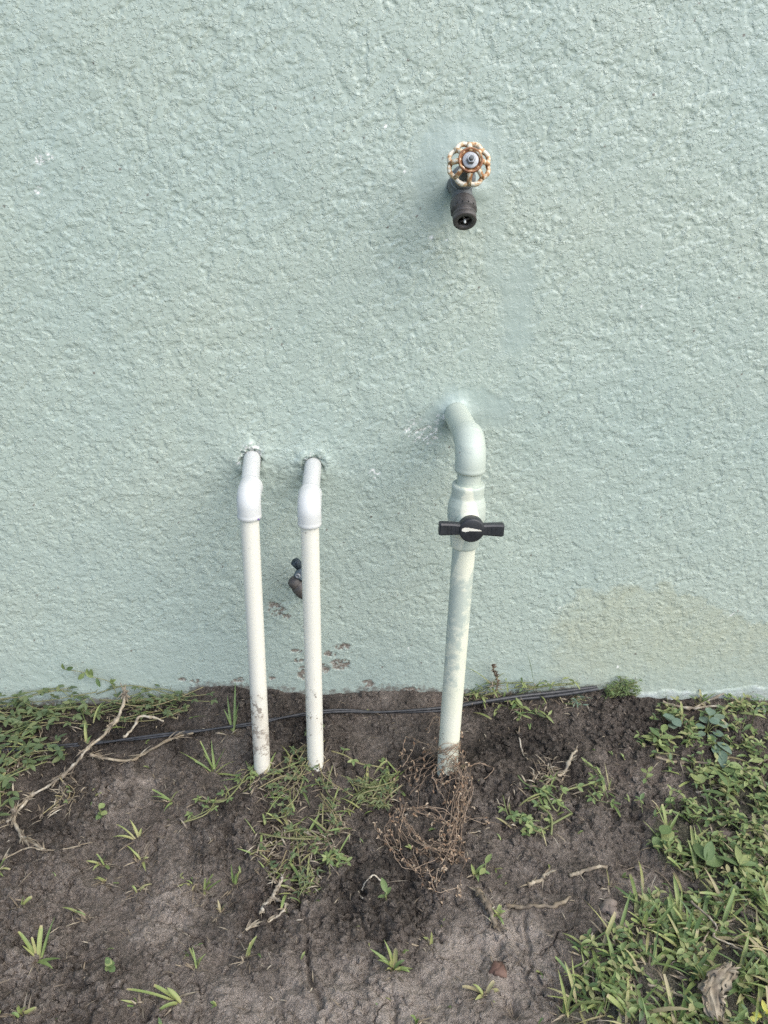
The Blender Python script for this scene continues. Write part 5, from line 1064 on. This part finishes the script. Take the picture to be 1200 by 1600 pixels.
# a few lawn clumps one can pick out
LT = [('tall thin blades at the left edge of the lawn bottom', (0.2605, -0.5539, -0.0613), [(0.2511, -0.5289, -0.0096), (0.2688, -0.5430, -0.0200), (0.2561, -0.5428, -0.0311), (0.2836, -0.5456, -0.0397), (0.2453, -0.5524, -0.0395), (0.2727, -0.5347, -0.0206)], .0050, .66),
      ('wide upright blade in the left part of the lawn', (0.3908, -0.4436, -0.0589), [(0.4096, -0.4297, -0.0247), (0.3733, -0.4427, -0.0387), (0.3930, -0.4436, -0.0286), (0.4107, -0.4504, -0.0472)], .0085, .78),
      ('slim pair of blades in the middle of the lawn', (0.4542, -0.4514, -0.0596), [(0.4455, -0.4424, -0.0199), (0.4599, -0.4539, -0.0396), (0.4513, -0.4537, -0.0300)], .0055, .68),
      ('star shaped yellow green sprout in the lawn', (0.4334, -0.4807, -0.0591), [(0.4268, -0.4758, -0.0485), (0.4382, -0.4838, -0.0455), (0.4406, -0.4892, -0.0527), (0.4240, -0.4979, -0.0545), (0.4167, -0.4896, -0.0513), (0.4359, -0.4769, -0.0450)], .0040, .40),
      ('pale cut blades beside the wilted leaf', (0.4450, -0.5206, -0.0593), [(0.4279, -0.5138, -0.0304), (0.4325, -0.5180, -0.0295), (0.4361, -0.5247, -0.0296), (0.4216, -0.5173, -0.0393)], .0060, .45),
      ('broad dark blades low in the lawn bottom', (0.3179, -0.5324, -0.0606), [(0.2753, -0.5534, -0.0534), (0.3267, -0.5216, -0.0296), (0.3433, -0.5337, -0.0456), (0.2951, -0.5335, -0.0405), (0.3428, -0.5491, -0.0511), (0.2919, -0.5617, -0.0507)], .0080, .78),
      ('grass blades fanning right of the wilted leaf', (0.4764, -0.5205, -0.0607), [(0.4751, -0.5661, -0.0501), (0.5048, -0.5390, -0.0447), (0.4907, -0.5462, -0.0478), (0.4853, -0.5272, -0.0398), (0.5059, -0.5280, -0.0394)], .0060, .62),
      ('upright blades at the right edge of the lawn', (0.5209, -0.5138, -0.0602), [(0.5112, -0.5094, -0.0210), (0.5214, -0.5096, -0.0304), (0.5070, -0.5129, -0.0395), (0.5245, -0.5164, -0.0306)], .0060, .62),
      ('spiky blades at the bottom edge of the lawn', (0.3926, -0.5663, -0.0599), [(0.3795, -0.5549, -0.0301), (0.3967, -0.5603, -0.0254), (0.4113, -0.5650, -0.0396), (0.3680, -0.5634, -0.0459), (0.4019, -0.5648, -0.0302)], .0065, .66),
      ('grass tuft beside the large glossy leaves', (0.5006, -0.3615, -0.0584), [(0.4991, -0.3191, -0.0263), (0.5145, -0.2956, -0.0256), (0.5405, -0.3469, -0.0455), (0.5263, -0.3676, -0.0496)], .0060, .72),
      ('short grass tuft at the upper left of the lawn', (0.4878, -0.2810, -0.0555), [(0.4840, -0.2560, -0.0233), (0.4940, -0.2765, -0.0342), (0.5127, -0.2596, -0.0334), (0.4721, -0.2602, -0.0344), (0.5012, -0.2883, -0.0456)], .0060, .68)]
for lab, base, bl, ww, tn in LT: tuft(lab, base, bl, ww, tn, group='grass tufts in the lawn')

# wilted leaf and yellow leaf
wl = on((0.4542, -0.5480, -0.0611)); t = thing('wilted_leaf', wl, 'curled tan wilted leaf at the bottom of the lawn', 'leaf')
P = [on(p, .006) for p in [(0.4331, -0.5732, -0.0512), (0.4348, -0.5576, -0.0401), (0.4411, -0.5438, -0.0328), (0.4527, -0.5346, -0.0303), (0.4721, -0.5221, -0.0346)]]; P = smooth_path(P, 5)
mb = MB(); n = len(P); v = []; f = []; K = 13
for i, p in enumerate(P):
    tt = i / (n - 1); ww = .0135 * (math.sin(math.pi * (.12 + .80 * tt)) ** .6); d = (P[min(i + 1, n - 1)] - P[max(i - 1, 0)]).normalized(); s = d.cross(Vector((0, 0, 1))).normalized(); u_ = s.cross(d)
    for k in range(K):
        a = (k / (K - 1) - .5) * 3.0; rr = ww * (1 + .30 * math.sin(6 * tt + 2.3 * k) + .22 * math.sin(17 * tt + k * 4) + r.uniform(-.12, .12)); v.append(p + s * math.sin(a) * rr + u_ * ((math.cos(a) - .6) * rr * .35 + .0022 * math.sin(k * 2.6 + 9 * tt)) + d * .004 * math.sin(k * 1.9))
for i in range(n - 1):
    for k in range(K - 1): f.append((i * K + k, i * K + k + 1, (i + 1) * K + k + 1, (i + 1) * K + k))
mb.add(v, f, [.45 + .4 * math.sin(k * 2.1 + i * .5) * .5 + .15 for i in range(n) for k in range(K)]); mb.build('leaf_blade', M['straw'], t)
mb = MB(); q = P[-1]
for k in range(9): blade(mb, P[-4], q + Vector((r.uniform(-.006, .014), r.uniform(-.012, .006), r.uniform(-.01, .006))), .003, .003, r.uniform(.6, 1), .5, 5, 1, .1)
mb.build('frayed_stalk', M['straw'], t, kind='stuff')
rosette('yellow leaves at the bottom right corner', (0.4915, -0.5691, -0.0602), [(p, .013) for p in [(0.4812, -0.5669, -0.0514), (0.4930, -0.5624, -0.0447), (0.4985, -0.5690, -0.0491), (0.4730, -0.5716, -0.0531)]], 'oval', 'yellow')

# ------------------------------------------------------------------ clods, stones, litter
def lump(mb, c, rad, r, tint=.5, sq=.7, rings=4, seg=7):
    """an irregular stone of 42 faces"""
    v = []; ph = r.uniform(0, 6.28)
    def rr(i, k): return rad * (1 + .28 * math.sin(k * 2.4 + ph + i) + r.uniform(-.18, .18))
    v.append(Vector(c) + Vector((0, 0, rad * sq)))
    for i in range(1, rings):
        th = math.pi * i / rings
        for k in range(seg):
            a = 2 * math.pi * k / seg; q = rr(i, k); v.append(Vector(c) + Vector((q * math.sin(th) * math.cos(a), q * math.sin(th) * math.sin(a), q * math.cos(th) * sq)))
    v.append(Vector(c) - Vector((0, 0, rad * sq))); f = []
    for k in range(seg): f.append((0, 1 + k, 1 + (k + 1) % seg))
    for i in range(rings - 2):
        for k in range(seg): a = 1 + i * seg; f.append((a + k, a + seg + k, a + seg + (k + 1) % seg, a + (k + 1) % seg))
    e = 1 + (rings - 2) * seg
    for k in range(seg): f.append((e + k, len(v) - 1, e + (k + 1) % seg))
    mb.add(v, f, tint)
r = random.Random(8)
for lab, p, rad, mt, nm in (('large pale dry clod at the right edge of the bare soil', (0.3586, -0.4160, -0.0592), .013, 'stone', 'soil_clod'), ('smaller pale clod below the large pale one', (0.3620, -0.4358, -0.0592), .009, 'stone', 'soil_clod'),
                   ('pale clod above the large pale clod', (0.4242, -0.3377, -0.0575), .007, 'stone', 'soil_clod'), ('reddish brown flat stone near the bottom centre', (0.1879, -0.4955, -0.0605), .013, 'redstone', 'stone'),
                   ('square pale pebble near the bottom centre', (-0.0010, -0.5381, -0.0594), .005, 'stone', 'pebble'), ('tiny tan seed husk right of the groove', (-0.0316, -0.4667, -0.0591), .0035, 'husk', 'seed'),
                   ('grey clod at the foot of the left white pipe', (-0.1205, -0.1268, -0.0402), .009, 'clod', 'soil_clod'), ('brown clod in the upper left of the lawn', (0.5783, -0.2810, -0.0552), .012, 'clod', 'soil_clod'),
                   ('second brown clod right of the first in the lawn', (0.6109, -0.2823, -0.0546), .011, 'clod', 'soil_clod'), ('grey dried clump in the lawn', (0.3832, -0.4656, -0.0603), .010, 'stone', 'soil_clod'), ('pale pebble behind the soil ridge at left', (-0.4235, -0.2531, -0.0537), .004, 'stone', 'pebble')):
    mb = MB(); c = on(p, rad * .25)
    for k in range(4 if rad > .006 else 1): lump(mb, c + Vector((r.gauss(0, rad * .35), r.gauss(0, rad * .35), r.uniform(-.2, .1) * rad)), rad * r.uniform(.55, .9), r, sq=.55)
    tag(mb.build(nm, M[mt], origin=c), lab, {'soil_clod': 'clod', 'stone': 'stone', 'pebble': 'pebble', 'seed': 'seed'}[nm])
mb = MB(); cx = np.array([r.uniform(-.72, .75) for _ in range(34000)]); cy = np.array([-(r.random() ** .9) * .60 for _ in range(34000)]); cc = _crumb(cx, cy)
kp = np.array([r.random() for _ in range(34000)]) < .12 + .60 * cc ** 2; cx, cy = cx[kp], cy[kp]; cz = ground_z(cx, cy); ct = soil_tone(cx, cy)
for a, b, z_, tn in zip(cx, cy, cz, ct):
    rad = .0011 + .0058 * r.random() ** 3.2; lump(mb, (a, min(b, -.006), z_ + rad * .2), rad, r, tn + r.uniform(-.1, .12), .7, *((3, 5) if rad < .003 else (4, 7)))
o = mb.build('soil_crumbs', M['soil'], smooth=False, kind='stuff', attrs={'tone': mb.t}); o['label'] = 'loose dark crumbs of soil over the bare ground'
mb = MB(); n = 1000; lx = np.array([r.uniform(-.70, .78) for _ in range(n)]); ly = np.array([-r.uniform(.012, .60) for _ in range(n)]); lz = ground_z(lx, ly)
for a, b, z_ in zip(lx, ly, lz):
    az = r.uniform(0, 6.28); L = r.uniform(.004, .016) * (1 + (r.random() < .08)); blade(mb, (a, b, z_ + .001), (a + math.cos(az) * L, min(b + math.sin(az) * L, -.008), z_ + r.uniform(.001, .005)), r.uniform(.0006, .0018), .002, r.uniform(.1, 1.0), .4, 4, r.uniform(-2, 2), .3)
o = mb.build('straw_litter', M['straw'], kind='stuff'); o['label'] = 'tiny straw bits scattered over the soil'
mb = MB(); n = 130; lx = np.array([r.uniform(-.70, .78) for _ in range(n)]); ly = np.array([-r.uniform(.02, .60) for _ in range(n)]); lz = ground_z(lx, ly)
for a, b, z_ in zip(lx, ly, lz):
    az = r.uniform(0, 6.28)
    for k in range(r.choice((1, 2, 3))):
        L = r.uniform(.004, .012); aa = az + r.uniform(-.9, .9); blade(mb, (a, b, z_), (a + math.cos(aa) * L, min(b + math.sin(aa) * L, -.008), z_ + r.uniform(.002, .010)), r.uniform(.0015, .0036), .003, r.uniform(.25, .95), .4, 5, r.uniform(-1, 1), .5)
o = mb.build('seedlings', M['grass'], kind='stuff'); o['label'] = 'tiny green seedlings dotted over the soil'
